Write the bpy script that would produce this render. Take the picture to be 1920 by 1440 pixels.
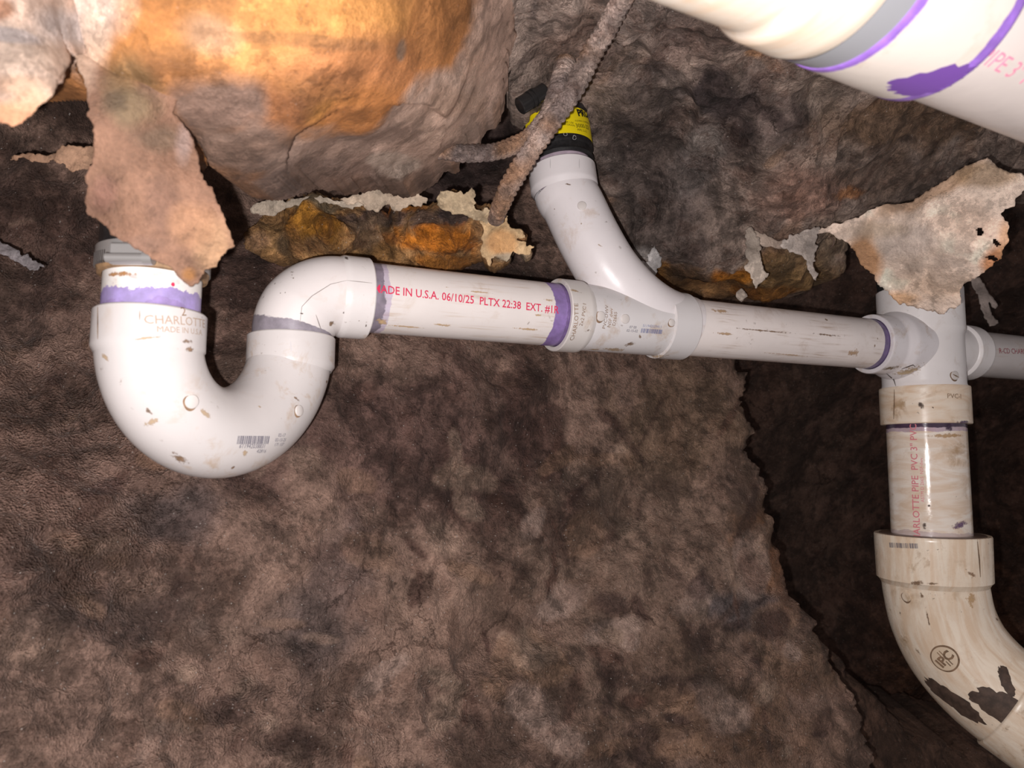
import bpy, math, random
import numpy as np
from mathutils import Vector, Matrix
from mathutils.bvhtree import BVHTree
random.seed(7)
sc = bpy.context.scene
for o in list(bpy.data.objects): bpy.data.objects.remove(o)
COL = sc.collection
F = 1400.0
CAMH = 0.8
# ---------------------------------------------------------------- camera
cam = bpy.data.cameras.new('camera'); camo = bpy.data.objects.new('camera', cam); COL.objects.link(camo)
PITCH = math.radians(7)     # the phone looks slightly upwards
camo.location = (0, 0, CAMH); camo.rotation_euler = (math.pi/2+PITCH, 0, 0)
cam.lens = F/1920*36; cam.sensor_width = 36; cam.clip_start = 0.02
cam.dof.use_dof = True; cam.dof.focus_distance = 0.74; cam.dof.aperture_fstop = 10.0
sc.camera = camo
# ---------------------------------------------------------------- world: dim ambient fill, added to lift the far pipes against flash falloff
w = bpy.data.worlds.new('world'); sc.world = w; w.use_nodes = True
w.node_tree.nodes['Background'].inputs[0].default_value = (1.0, 0.93, 0.93, 1)
w.node_tree.nodes['Background'].inputs[1].default_value = 0.36
# ---------------------------------------------------------------- the phone's flash, just below left of the lens
fl = bpy.data.lights.new('flash', 'POINT'); fl.energy = 19.5; fl.shadow_soft_size = 0.0035; fl.color = (1.0, 0.96, 0.95)
flo = bpy.data.objects.new('flash', fl); COL.objects.link(flo); flo.location = (-0.021, -0.002, CAMH-0.016)
sc.view_settings.view_transform = 'Standard'; sc.view_settings.look = 'None'
sc.view_settings.exposure = 0.0; sc.view_settings.gamma = 1.0; sc.view_settings.use_curve_mapping = False

# ---------------------------------------------------------------- helpers
# everything is laid out in a frame level with the lens and turned by the camera's pitch when it is built
RG = Matrix.Rotation(PITCH, 3, 'X'); RGN = np.array(RG); PIV = Vector((0, 0, CAMH))
def RGf(v): return RG @ (Vector(v)-PIV)+PIV
def P(px, py, d): return Vector(((px-960)/F*d, d, CAMH+(720-py)/F*d))
def Pn(px, py, d):
    return np.stack([(px-960)/F*d, d, CAMH+(720-py)/F*d], -1)
def lin(c):
    return tuple((x/255/12.92) if x <= 10 else ((x/255+.055)/1.055)**2.4 for x in c)
def _h(ix, iy, iz, seed):
    n = (ix.astype(np.int64)*374761393 + iy.astype(np.int64)*668265263 + iz.astype(np.int64)*2147483647 + seed*1274126177) & 0xffffffff
    n = ((n ^ (n >> 13))*1274126177) & 0xffffffff
    n = ((n ^ (n >> 16))*2246822519) & 0xffffffff
    return ((n ^ (n >> 15)) & 0xffff)/32767.5-1
def vnoise(p, seed=0):
    f = np.floor(p); t = p-f; t = t*t*t*(t*(t*6-15)+10); i = f.astype(np.int64); r = 0
    for dx in (0, 1):
        for dy in (0, 1):
            for dz in (0, 1):
                wgt = (t[..., 0] if dx else 1-t[..., 0])*(t[..., 1] if dy else 1-t[..., 1])*(t[..., 2] if dz else 1-t[..., 2])
                r = r+wgt*_h(i[..., 0]+dx, i[..., 1]+dy, i[..., 2]+dz, seed)
    return r
def fbm(p, octv=4, seed=0, gain=.5, ridge=False):
    a = 1; s = 0; p = np.array(p, float)
    for k in range(octv):
        n = vnoise(p, seed+k*17)
        if ridge: n = 1-2*np.abs(n)
        s = s+a*n; a *= gain; p = p*2.03+11.3
    return s
def tps(ctrl):
    c = np.array(ctrl, float); X = c[:, :2]/1000; n = len(X)
    def K(A, B):
        d2 = ((A[:, None, :]-B[None])**2).sum(-1); return .5*d2*np.log(d2+1e-12)
    M = np.zeros((n+3, n+3)); M[:n, :n] = K(X, X)+np.eye(n)*1e-4; M[:n, n] = 1; M[:n, n+1:] = X; M[n, :n] = 1; M[n+1:, :n] = X.T
    sol = np.linalg.solve(M, np.concatenate([c[:, 2], np.zeros(3)]))
    lo, hi = c[:, 2].min()*.93, c[:, 2].max()*1.06
    def f(px, py):
        Q = np.stack([px.ravel(), py.ravel()], -1)/1000; out = np.empty(len(Q))
        for k in range(0, len(Q), 20000):
            q = Q[k:k+20000]; out[k:k+20000] = K(q, X)@sol[:n]+sol[n]+q@sol[n+1:]
        return np.clip(out, lo, hi).reshape(px.shape)
    return f
def jag(poly, amp=6, it=3, seed=1, smooth_outside=True):
    rnd = random.Random(seed); pts = [tuple(p) for p in poly]
    for k in range(it):
        new = []
        for i, a in enumerate(pts):
            b = pts[(i+1) % len(pts)]; L = math.hypot(b[0]-a[0], b[1]-a[1]); new.append(a)
            if L > 5:
                m = rnd.uniform(.35, .65); d = rnd.gauss(0, 1)*min(amp, L*.16)
                nx, ny = -(b[1]-a[1])/L, (b[0]-a[0])/L
                new.append((a[0]+(b[0]-a[0])*m+nx*d, a[1]+(b[1]-a[1])*m+ny*d))
        pts = new; amp *= .75
    return pts
def inside(px, py, poly):
    r = np.zeros(px.shape, bool); n = len(poly)
    for i in range(n):
        x0, y0 = poly[i]; x1, y1 = poly[(i+1) % n]
        if y0 == y1: continue
        c = ((y0 > py) != (y1 > py)) & (px < (x1-x0)*(py-y0)/(y1-y0)+x0); r ^= c
    return r
def snap(q, poly):
    A = np.array(poly); B = np.roll(A, -1, 0); best = None; bd = None
    out = np.empty_like(q)
    for k in range(0, len(q), 2000):
        s = q[k:k+2000]; d = B-A; t = ((s[:, None]-A)*d).sum(-1)/((d*d).sum(-1)+1e-9); t = np.clip(t, 0, 1)
        c = A+t[..., None]*d; dd = ((s[:, None]-c)**2).sum(-1); j = dd.argmin(1); out[k:k+2000] = c[np.arange(len(s)), j]
    return out
def mkmesh(name, V, Fc, mat=None, smooth=True, parent=None, origin=(0, 0, 0), attrs=None, raw=False):
    me = bpy.data.meshes.new(name)
    if raw: O = Vector(origin)
    else:
        V = np.array([tuple(v) for v in V]) if not isinstance(V, np.ndarray) else V
        V = (V-np.array(PIV)) @ RGN.T+np.array(PIV)
        O = Vector(parent.location) if parent is not None else RGf(origin)
    if isinstance(V, np.ndarray): V = (V-np.array(O)).tolist()
    else: V = [tuple(Vector(v)-O) for v in V]
    me.from_pydata(V, [], Fc if isinstance(Fc, list) else Fc.tolist()); me.update()
    if smooth: me.polygons.foreach_set('use_smooth', [True]*len(me.polygons))
    if attrs:
        for k, (ty, arr) in attrs.items():
            a = me.attributes.new(k, ty, 'POINT'); arr = np.asarray(arr, np.float32)
            a.data.foreach_set({'FLOAT_COLOR': 'color', 'FLOAT_VECTOR': 'vector', 'FLOAT': 'value'}[ty], arr.ravel())
    o = bpy.data.objects.new(name, me); COL.objects.link(o)
    if mat: me.materials.append(mat)
    if parent is not None: o.parent = parent
    else: o.location = O
    return o
def tag(o, label=None, cat=None, group=None, kind=None):
    if label: o['label'] = label
    if cat: o['category'] = cat
    if group: o['group'] = group
    if kind: o['kind'] = kind
    return o
def thing(name, label, cat, loc, group=None):
    o = bpy.data.objects.new(name, None); COL.objects.link(o); o.location = RGf(loc); o.empty_display_size = .02
    return tag(o, label, cat, group)

# ---------------------------------------------------------------- materials
def nt(name):
    m = bpy.data.materials.new(name); m.use_nodes = True; t = m.node_tree; return m, t, t.nodes['Principled BSDF']
def N(t, ty, **kw):
    n = t.nodes.new(ty)
    for k, v in kw.items():
        if k.startswith('i_'):
            key = k[2:]; key = int(key) if key.isdigit() else key.replace('_', ' '); n.inputs[key].default_value = v
        else: setattr(n, k, v)
    return n
def noise(t, vec, scale, detail=6, rough=.55, dist=0):
    n = N(t, 'ShaderNodeTexNoise', i_Scale=scale, i_Detail=detail, i_Roughness=rough, i_Distortion=dist)
    if vec is not None: t.links.new(vec, n.inputs['Vector'])
    return n
def ramp(t, fac, stops):
    r = N(t, 'ShaderNodeValToRGB'); e = r.color_ramp.elements
    while len(e) < len(stops): e.new(.5)
    for k, (p, c) in enumerate(stops):
        e[k].position = p; e[k].color = (c, c, c, 1) if not isinstance(c, tuple) else (*c, 1)
    t.links.new(fac, r.inputs[0]); return r
def mix(t, fac, a, b, mode='MIX'):
    m = N(t, 'ShaderNodeMix', data_type='RGBA', blend_type=mode)
    for s, v in ((0, fac), (6, a), (7, b)):
        if isinstance(v, (float, int)): m.inputs[s].default_value = v
        elif isinstance(v, tuple): m.inputs[s].default_value = (*v, 1) if len(v) == 3 else v
        else: t.links.new(v, m.inputs[s])
    return m.outputs[2]
def mth(t, op, a, b=None, c=None, clamp=False):
    m = N(t, 'ShaderNodeMath', operation=op, use_clamp=clamp)
    for s, v in enumerate((a, b, c)):
        if v is None: continue
        if isinstance(v, (float, int)): m.inputs[s].default_value = v
        else: t.links.new(v, m.inputs[s])
    return m.outputs[0]
def bump(t, h, dist, strength=1, nrm=None):
    b = N(t, 'ShaderNodeBump', i_Strength=strength, i_Distance=dist); t.links.new(h, b.inputs['Height'])
    if nrm is not None: t.links.new(nrm, b.inputs['Normal'])
    return b.outputs[0]

def mat_soil(name, rough=.6, lo=.62, hi=1.35, bump_mm=3.0, fine=1.0, dark=.5, grit=.5, film=1.0, spark=.5, crack=.6, scale=1.0):
    m, t, b = nt(name); g = N(t, 'ShaderNodeNewGeometry').outputs['Position']
    col = N(t, 'ShaderNodeAttribute', attribute_name='Col').outputs['Color']
    nl = noise(t, g, 11*scale, 5, .55); nm = noise(t, g, 62*scale, 8, .74); nf = noise(t, g, 420*scale, 4, .7); nb = noise(t, g, 27*scale, 6, .66)
    # clay film with speckled edges over the darker soil
    e1 = mth(t, 'ADD', mth(t, 'MULTIPLY', nl.outputs[0], .55), mth(t, 'MULTIPLY', nm.outputs[0], .45))
    r1 = ramp(t, e1, [(.44, lo), (.49, .86), (.505, 1.1), (.57, hi)])
    c = mix(t, film, col, mix(t, 1.0, col, r1.outputs[0], 'MULTIPLY'))
    e2 = mth(t, 'ADD', mth(t, 'MULTIPLY', nb.outputs[0], .7), mth(t, 'MULTIPLY', nm.outputs[0], .3))
    r2 = ramp(t, e2, [(.53, 0.0), (.56, 1.0)])
    c = mix(t, mth(t, 'MULTIPLY', r2.outputs[0], dark), c, mix(t, 1.0, c, (.56, .50, .48), 'MULTIPLY'))
    r3 = ramp(t, nm.outputs[0], [(.34, .72), (.5, 1.0), (.66, 1.28)]); c = mix(t, .8, c, r3.outputs[0], 'MULTIPLY')
    # lumps, each its own tone
    wv_ = N(t, 'ShaderNodeMix', data_type='VECTOR'); wv_.inputs[0].default_value = .035; t.links.new(g, wv_.inputs[4]); t.links.new(nm.outputs['Color'], wv_.inputs[5])
    vl = N(t, 'ShaderNodeTexVoronoi', i_Scale=34.0*scale); t.links.new(wv_.outputs[1], vl.inputs['Vector'])
    sp = N(t, 'ShaderNodeSeparateColor'); t.links.new(vl.outputs['Color'], sp.inputs[0])
    rl = ramp(t, sp.outputs[0], [(0.0, .84), (1.0, 1.18)]); c = mix(t, .8, c, rl.outputs[0], 'MULTIPLY')
    # hairline cracks
    vc = N(t, 'ShaderNodeTexVoronoi', feature='DISTANCE_TO_EDGE', i_Scale=13.0*scale); t.links.new(wv_.outputs[1], vc.inputs['Vector'])
    rc_ = ramp(t, vc.outputs['Distance'], [(.0, 1.0), (.012, 0.0)]); rm_ = ramp(t, nl.outputs[0], [(.53, 0.0), (.62, 1.0)])
    ck = mth(t, 'MULTIPLY', mth(t, 'MULTIPLY', rc_.outputs[0], rm_.outputs[0]), crack)
    c = mix(t, ck, c, mix(t, 1.0, c, (.35, .3, .28), 'MULTIPLY'))
    rf = ramp(t, nf.outputs[0], [(.32, .68), (.5, 1.0), (.70, 1.38)]); c = mix(t, min(1, .75*fine), c, rf.outputs[0], 'MULTIPLY')
    # sharp creases between clods
    nr = noise(t, g, 36*scale, 7, .62); cr = mth(t, 'ABSOLUTE', mth(t, 'SUBTRACT', nr.outputs[0], .5))
    rcr = ramp(t, cr, [(0.0, 1.0), (.022, 0.0)]); rcm = ramp(t, nb.outputs[0], [(.42, 0.0), (.55, 1.0)]); crk = mth(t, 'MULTIPLY', rcr.outputs[0], rcm.outputs[0])
    c = mix(t, mth(t, 'MULTIPLY', crk, min(.7, crack*1.8)), c, mix(t, 1.0, c, (.5, .45, .43), 'MULTIPLY'))
    # pale mineral grains
    vs = N(t, 'ShaderNodeTexVoronoi', i_Scale=480.0); t.links.new(g, vs.inputs['Vector'])
    ss = N(t, 'ShaderNodeSeparateColor'); t.links.new(vs.outputs['Color'], ss.inputs[0])
    sk = mth(t, 'MULTIPLY', mth(t, 'GREATER_THAN', ss.outputs[0], .975), mth(t, 'LESS_THAN', vs.outputs['Distance'], .30))
    c = mix(t, mth(t, 'MULTIPLY', sk, spark), c, (.55, .5, .46))
    t.links.new(c, b.inputs['Base Color'])
    h = mth(t, 'ADD', mth(t, 'MULTIPLY', nm.outputs[0], .8), mth(t, 'MULTIPLY', nf.outputs[0], .26*fine))
    h = mth(t, 'SUBTRACT', h, mth(t, 'MULTIPLY', ck, .35)); h = mth(t, 'ADD', h, mth(t, 'MULTIPLY', mth(t, 'MINIMUM', cr, .12), 1.6*min(1, crack*2+.2)))
    vo = N(t, 'ShaderNodeTexVoronoi', i_Scale=560.0); t.links.new(g, vo.inputs['Vector'])
    wa = N(t, 'ShaderNodeAttribute', attribute_name='wet').outputs['Fac']
    h = mth(t, 'ADD', h, mth(t, 'MULTIPLY', mth(t, 'MULTIPLY', vo.outputs['Distance'], .26*grit), mth(t, 'ADD', mth(t, 'MULTIPLY', wa, 1.3), .2)))
    t.links.new(bump(t, h, bump_mm*.001*3.4), b.inputs['Normal'])
    rr = ramp(t, nf.outputs[0], [(.35, max(rough-.12, .1)), (.65, min(1, rough+.16))])
    rg = mth(t, 'SUBTRACT', rr.outputs[0], mth(t, 'MULTIPLY', wa, .46), clamp=True)
    t.links.new(rg, b.inputs['Roughness']); t.links.new(mth(t, 'ADD', mth(t, 'MULTIPLY', wa, .5), .32), b.inputs['Specular IOR Level'])
    return m

# ---------------------------------------------------------------- irregular surfaces: outline + depth points + noise
def sheet(name, poly, ctrl, mat, base, blobs=(), step=5, jamp=6, jit=3, amp=.006, freq=14, ridge=0, seed=1, back=.0, curl=0,
          wetf=None, parent=None, thick=None, holes=(), octv=5, cnoise=.25, fold=0, chip=0, asobj=True, edgecol=None, cwarp=28):
    jp = jag(poly, jamp, jit, seed) if jamp else list(poly)
    A = np.array(jp); x0, y0 = A.min(0)-step; x1, y1 = A.max(0)+step
    xs = np.arange(x0, x1+step, step); ys = np.arange(y0, y1+step, step)
    gx, gy = np.meshgrid(xs, ys); cx = gx[:-1, :-1]+step/2; cy = gy[:-1, :-1]+step/2
    m = inside(cx, cy, jp)
    for hpoly in holes: m &= ~inside(cx, cy, jag(hpoly, jamp*.6, 3, seed+9))
    nY, nX = gx.shape; idx = np.arange(nX*nY).reshape(nY, nX)
    q = np.stack([idx[1:, :-1][m], idx[1:, 1:][m], idx[:-1, 1:][m], idx[:-1, :-1][m]], -1)
    used = np.unique(q); rm = -np.ones(nX*nY, int); rm[used] = np.arange(len(used)); q = rm[q]
    px = gx.ravel()[used].copy(); py = gy.ravel()[used].copy()
    e = np.concatenate([q[:, [0, 1]], q[:, [1, 2]], q[:, [2, 3]], q[:, [3, 0]]]); es = np.sort(e, 1)
    u, inv, cnt = np.unique(es, axis=0, return_inverse=True, return_counts=True); inv = inv.ravel()
    be = e[cnt[inv] == 1]; bv = np.unique(be)
    s = snap(np.stack([px[bv], py[bv]], -1), jp)
    near = ((s-np.stack([px[bv], py[bv]], -1))**2).sum(-1) < (1.6*step)**2
    px[bv[near]] = s[near, 0]; py[bv[near]] = s[near, 1]
    f = tps(ctrl); z = f(px, py)
    eps = 4.0; za = f(px+eps, py); zb = f(px, py+eps)
    p = Pn(px, py, z); nrm = np.cross(Pn(px+eps, py, za)-p, Pn(px, py+eps, zb)-p)
    nrm /= np.linalg.norm(nrm, axis=-1, keepdims=True)+1e-12; nrm *= np.where(nrm[:, 1:2] > 0, -1, 1)
    d = fbm(p*freq, octv, seed*31)
    if ridge: d = d*(1-ridge)+ridge*fbm(p*freq*.9+3*fbm(p*freq*.4, 2, 5)[:, None]*.3, octv, seed*31+7, ridge=True)
    if chip: d = d+chip*np.tanh(14*fbm(p*10+4, 4, seed*7+1))+chip*.5*np.tanh(12*fbm(p*27, 3, seed*7+5))
    if fold: d = d+fold*np.sin((p[:, 0]*1.0+p[:, 2]*.25)*75+3.0*fbm(p*9, 2, 3+seed))
    bd = None
    if curl or edgecol:
        bp = np.stack([px[bv], py[bv]], -1); D = np.full(len(px), 1e9)
        for k in range(0, len(px), 4000):
            qk = np.stack([px[k:k+4000], py[k:k+4000]], -1)
            D[k:k+4000] = np.sqrt(((qk[:, None]-bp[None, ::2])**2).sum(-1).min(1))
        bd = D
    p = p+nrm*(d*amp)[:, None]
    if curl: p[:, 1] += curl*np.exp(-bd/18.0)
    # colour that belongs to the surface
    wv = fbm(p*cwarp, 4, 77+seed); wv2 = fbm(p*cwarp+50, 4, 99+seed)
    C = np.tile(np.array(lin(base)), (len(px), 1)); wet = np.zeros(len(px))
    for bl in blobs:
        bx, by, rx, ry, c, st = bl[:6]; hard = bl[6] if len(bl) > 6 else 1.0
        ang = math.radians(bl[7]) if len(bl) > 7 else 0
        dx, dy = px-bx, py-by; ux = dx*math.cos(ang)+dy*math.sin(ang); uy = -dx*math.sin(ang)+dy*math.cos(ang)
        r = np.sqrt((ux/rx)**2+(uy/ry)**2)+wv*.35+wv2*.15
        k = np.clip((1.15-r)*(1.5*hard)+.2, 0, 1)*st
        C = C*(1-k[:, None])+k[:, None]*np.array(lin(c))
    if edgecol:
        k = np.exp(-bd/edgecol[1])*np.clip(.6+wv*.6, 0, 1); C = C*(1-k[:, None])+k[:, None]*np.array(lin(edgecol[0]))
    C = C*(1+cnoise*fbm(p*40, 4, 3+seed))[:, None]
    if wetf:
        for bx, by, rx, ry, st in wetf:
            wet = np.maximum(wet, st*np.clip(1.3-np.sqrt(((px-bx)/rx)**2+((py-by)/ry)**2)+wv*.2, 0, 1))
    Fs = q
    V = p
    if back:
        nb = len(bv); mp = {int(v): len(p)+i for i, v in enumerate(bv)}
        vb = p[bv].copy(); vb[:, 1] += back; V = np.concatenate([p, vb]); C = np.concatenate([C, C[bv]*.8]); wet = np.concatenate([wet, wet[bv]])
        sk = np.array([[a, mp[int(a)], mp[int(b_)], b_] for a, b_ in be.tolist()]); Fs = np.concatenate([q, sk])
    o_ = Vector(V.mean(0)) if parent is None else Vector(parent.location)
    C = np.clip(C, .002, .9); C4 = np.concatenate([C, np.ones((len(C), 1))], 1)
    o = mkmesh(name, V, Fs, mat, True, parent, o_, {'Col': ('FLOAT_COLOR', C4), 'wet': ('FLOAT', wet)})
    if thick:
        md = o.modifiers.new('solid', 'SOLIDIFY'); md.thickness = thick; md.offset = 0
    return o

SOIL = mat_soil('soil')
SOILW = mat_soil('soil_bank', rough=.55, bump_mm=2.6, fine=1.2, dark=.45, grit=1.2, crack=.3)
CONC = mat_soil('muddy_concrete', rough=.6, bump_mm=3.0, dark=.75, hi=1.4)
PAPER = mat_soil('stained_paper', rough=.6, lo=.84, hi=1.12, bump_mm=1.0, dark=.15, crack=.1, spark=0, fine=.6)
ORANGE = mat_soil('ochre_mud', rough=.5, lo=.84, hi=1.14, bump_mm=.9, dark=.15, crack=.1, fine=.6, spark=.1)
RUST = mat_soil('rust_crust', rough=.5, bump_mm=3.2, dark=.8, crack=.3, hi=1.5)
# ================================================================ SETTING
def marks(x0, x1, y0, y1, n, cols, rx, ry, ang, seed, st=(.4, .8), hard=2.0):
    r = random.Random(seed)
    return [(r.uniform(x0, x1), r.uniform(y0, y1), r.uniform(*rx), r.uniform(*ry), r.choice(cols), r.uniform(*st), hard, r.uniform(*ang)) for _ in range(n)]
DK = [(78, 56, 50), (88, 68, 60), (74, 56, 52), (96, 68, 58)]; LT = [(160, 134, 118), (150, 126, 110), (142, 112, 92), (164, 140, 128)]
BANKM = marks(780, 1460, 700, 1440, 46, DK, (4, 11), (18, 70), (-45, 45), 1)+marks(780, 1500, 850, 1440, 46, LT, (14, 60), (10, 40), (0, 180), 2)+marks(0, 800, 850, 1440, 40, DK+LT, (14, 60), (8, 30), (-50, 30), 3, (.3, .6))+marks(1100, 1560, 1050, 1440, 30, DK, (8, 40), (8, 30), (0, 180), 4)+marks(0, 700, 250, 800, 24, DK+LT, (10, 40), (6, 16), (-30, 20), 5, (.3, .5))
CEILM = marks(960, 1500, 0, 480, 50, [(88, 76, 72), (76, 64, 62), (104, 88, 82), (96, 72, 60)], (8, 40), (6, 22), (0, 180), 6)+marks(1100, 1800, 40, 500, 44, [(184, 160, 146), (172, 140, 120), (168, 152, 142), (160, 126, 100)], (8, 46), (6, 20), (-60, 40), 7)
# soil bank behind the trap
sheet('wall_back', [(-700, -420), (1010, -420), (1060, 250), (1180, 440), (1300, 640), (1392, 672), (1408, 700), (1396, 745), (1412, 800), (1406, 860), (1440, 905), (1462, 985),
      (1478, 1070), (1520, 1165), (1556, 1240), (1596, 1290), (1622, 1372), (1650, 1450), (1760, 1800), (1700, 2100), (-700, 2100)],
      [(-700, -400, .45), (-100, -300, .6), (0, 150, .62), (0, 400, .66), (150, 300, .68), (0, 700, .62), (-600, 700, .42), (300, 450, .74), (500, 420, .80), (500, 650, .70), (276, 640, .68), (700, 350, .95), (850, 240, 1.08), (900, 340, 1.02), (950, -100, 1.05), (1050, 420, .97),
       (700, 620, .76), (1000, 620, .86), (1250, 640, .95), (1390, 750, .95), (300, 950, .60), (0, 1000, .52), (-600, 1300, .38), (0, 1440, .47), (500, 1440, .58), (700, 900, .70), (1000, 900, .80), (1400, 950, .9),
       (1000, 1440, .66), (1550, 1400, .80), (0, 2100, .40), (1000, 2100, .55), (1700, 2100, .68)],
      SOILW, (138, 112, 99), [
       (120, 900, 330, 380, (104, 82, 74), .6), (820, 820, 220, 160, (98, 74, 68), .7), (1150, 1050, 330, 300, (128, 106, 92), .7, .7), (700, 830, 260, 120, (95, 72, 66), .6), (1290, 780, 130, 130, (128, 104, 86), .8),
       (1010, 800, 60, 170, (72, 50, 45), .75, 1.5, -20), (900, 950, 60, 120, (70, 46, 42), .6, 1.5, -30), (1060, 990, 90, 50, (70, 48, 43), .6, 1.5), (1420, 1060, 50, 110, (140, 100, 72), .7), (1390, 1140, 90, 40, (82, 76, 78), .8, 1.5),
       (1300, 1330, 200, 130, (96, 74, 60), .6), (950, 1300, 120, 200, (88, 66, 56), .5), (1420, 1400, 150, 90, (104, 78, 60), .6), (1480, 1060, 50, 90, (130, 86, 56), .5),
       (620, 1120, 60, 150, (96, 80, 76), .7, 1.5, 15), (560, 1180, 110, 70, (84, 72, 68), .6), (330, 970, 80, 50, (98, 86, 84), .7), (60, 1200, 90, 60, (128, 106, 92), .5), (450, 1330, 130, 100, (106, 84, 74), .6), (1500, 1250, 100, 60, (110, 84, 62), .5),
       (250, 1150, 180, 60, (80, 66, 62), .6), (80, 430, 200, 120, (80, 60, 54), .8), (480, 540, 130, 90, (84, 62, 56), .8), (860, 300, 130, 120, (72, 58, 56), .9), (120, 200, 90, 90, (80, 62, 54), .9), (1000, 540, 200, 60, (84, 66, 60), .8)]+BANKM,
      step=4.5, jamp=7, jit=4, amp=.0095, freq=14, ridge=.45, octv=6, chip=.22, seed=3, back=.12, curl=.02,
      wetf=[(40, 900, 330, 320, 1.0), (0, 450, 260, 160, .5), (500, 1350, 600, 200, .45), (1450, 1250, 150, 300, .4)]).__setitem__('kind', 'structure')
# deep cavity wall to the right
sheet('wall_right', [(1150, 200), (2700, 200), (2700, 2300), (1150, 2300)],
      [(1150, 300, 1.35), (1500, 560, 1.3), (1500, 800, 1.5), (1900, 560, 1.45), (2700, 400, 1.3), (1700, 1000, 1.7), (1900, 900, 1.8), (1600, 1300, 1.5), (1900, 1300, 1.4), (1700, 1700, 1.1), (2700, 1700, 1.0), (1150, 2300, 1.2), (2700, 2300, .9)],
      SOIL, (84, 61, 51), [(1470, 560, 120, 80, (100, 78, 68), .8), (1850, 1250, 200, 200, (104, 70, 50), .6), (1500, 900, 110, 300, (92, 72, 62), .7)],
      step=9, jamp=0, amp=.03, freq=6, ridge=.4, seed=8).__setitem__('kind', 'structure')
# lower bank at the bottom right corner
sheet('wall_right_low', [(1560, 1235), (1612, 1290), (1640, 1310), (1680, 1345), (1730, 1392), (1800, 1420), (1900, 1432), (2500, 1450), (2500, 2100), (1560, 2100)],
      [(1560, 1200, 1.02), (1700, 1400, 1.05), (1900, 1440, 1.12), (2500, 1450, 1.15), (1600, 2100, .8), (2500, 2100, .9)],
      SOIL, (104, 78, 64), [], step=6, jamp=7, jit=4, amp=.009, freq=13, ridge=.3, seed=12, back=.2, curl=.02).__setitem__('kind', 'structure')
bpy.data.objects['wall_right_low'].name = 'trim_1'
# ceiling: muddy concrete face on the right
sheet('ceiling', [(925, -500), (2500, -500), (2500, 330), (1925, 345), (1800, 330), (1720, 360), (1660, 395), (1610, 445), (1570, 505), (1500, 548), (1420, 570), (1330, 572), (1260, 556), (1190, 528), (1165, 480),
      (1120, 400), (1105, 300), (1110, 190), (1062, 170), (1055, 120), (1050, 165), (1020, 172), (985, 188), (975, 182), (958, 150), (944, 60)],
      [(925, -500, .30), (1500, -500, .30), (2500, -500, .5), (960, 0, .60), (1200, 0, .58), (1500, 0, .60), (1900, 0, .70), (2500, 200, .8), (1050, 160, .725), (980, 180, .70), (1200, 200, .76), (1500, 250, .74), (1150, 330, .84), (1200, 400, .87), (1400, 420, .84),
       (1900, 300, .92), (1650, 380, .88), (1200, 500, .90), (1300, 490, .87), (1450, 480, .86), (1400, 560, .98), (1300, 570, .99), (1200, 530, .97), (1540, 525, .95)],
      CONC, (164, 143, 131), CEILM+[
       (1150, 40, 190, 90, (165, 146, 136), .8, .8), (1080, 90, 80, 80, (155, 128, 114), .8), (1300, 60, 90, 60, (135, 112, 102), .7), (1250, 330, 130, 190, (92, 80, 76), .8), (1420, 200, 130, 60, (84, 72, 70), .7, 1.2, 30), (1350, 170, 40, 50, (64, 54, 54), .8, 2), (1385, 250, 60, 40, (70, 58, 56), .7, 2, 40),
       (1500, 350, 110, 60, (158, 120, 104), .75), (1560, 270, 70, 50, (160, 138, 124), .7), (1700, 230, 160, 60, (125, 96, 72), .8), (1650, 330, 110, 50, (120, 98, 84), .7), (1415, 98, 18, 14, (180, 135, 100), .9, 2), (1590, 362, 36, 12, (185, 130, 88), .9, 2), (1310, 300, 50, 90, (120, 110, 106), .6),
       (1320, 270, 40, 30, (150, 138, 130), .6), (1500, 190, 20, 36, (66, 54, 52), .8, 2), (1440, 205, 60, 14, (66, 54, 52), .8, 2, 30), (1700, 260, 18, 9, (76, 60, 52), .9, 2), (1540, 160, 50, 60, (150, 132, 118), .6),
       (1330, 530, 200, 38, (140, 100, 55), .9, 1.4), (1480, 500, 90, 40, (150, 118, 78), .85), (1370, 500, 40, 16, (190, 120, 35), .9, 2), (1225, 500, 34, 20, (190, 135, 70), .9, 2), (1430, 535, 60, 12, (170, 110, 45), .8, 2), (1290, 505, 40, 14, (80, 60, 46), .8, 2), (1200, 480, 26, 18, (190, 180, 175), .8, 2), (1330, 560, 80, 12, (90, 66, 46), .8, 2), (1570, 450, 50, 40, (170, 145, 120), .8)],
      step=4, jamp=6, jit=4, amp=.013, freq=16, ridge=.5, octv=6, chip=.2, seed=21, back=.08, curl=.01).__setitem__('kind', 'structure')
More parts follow.
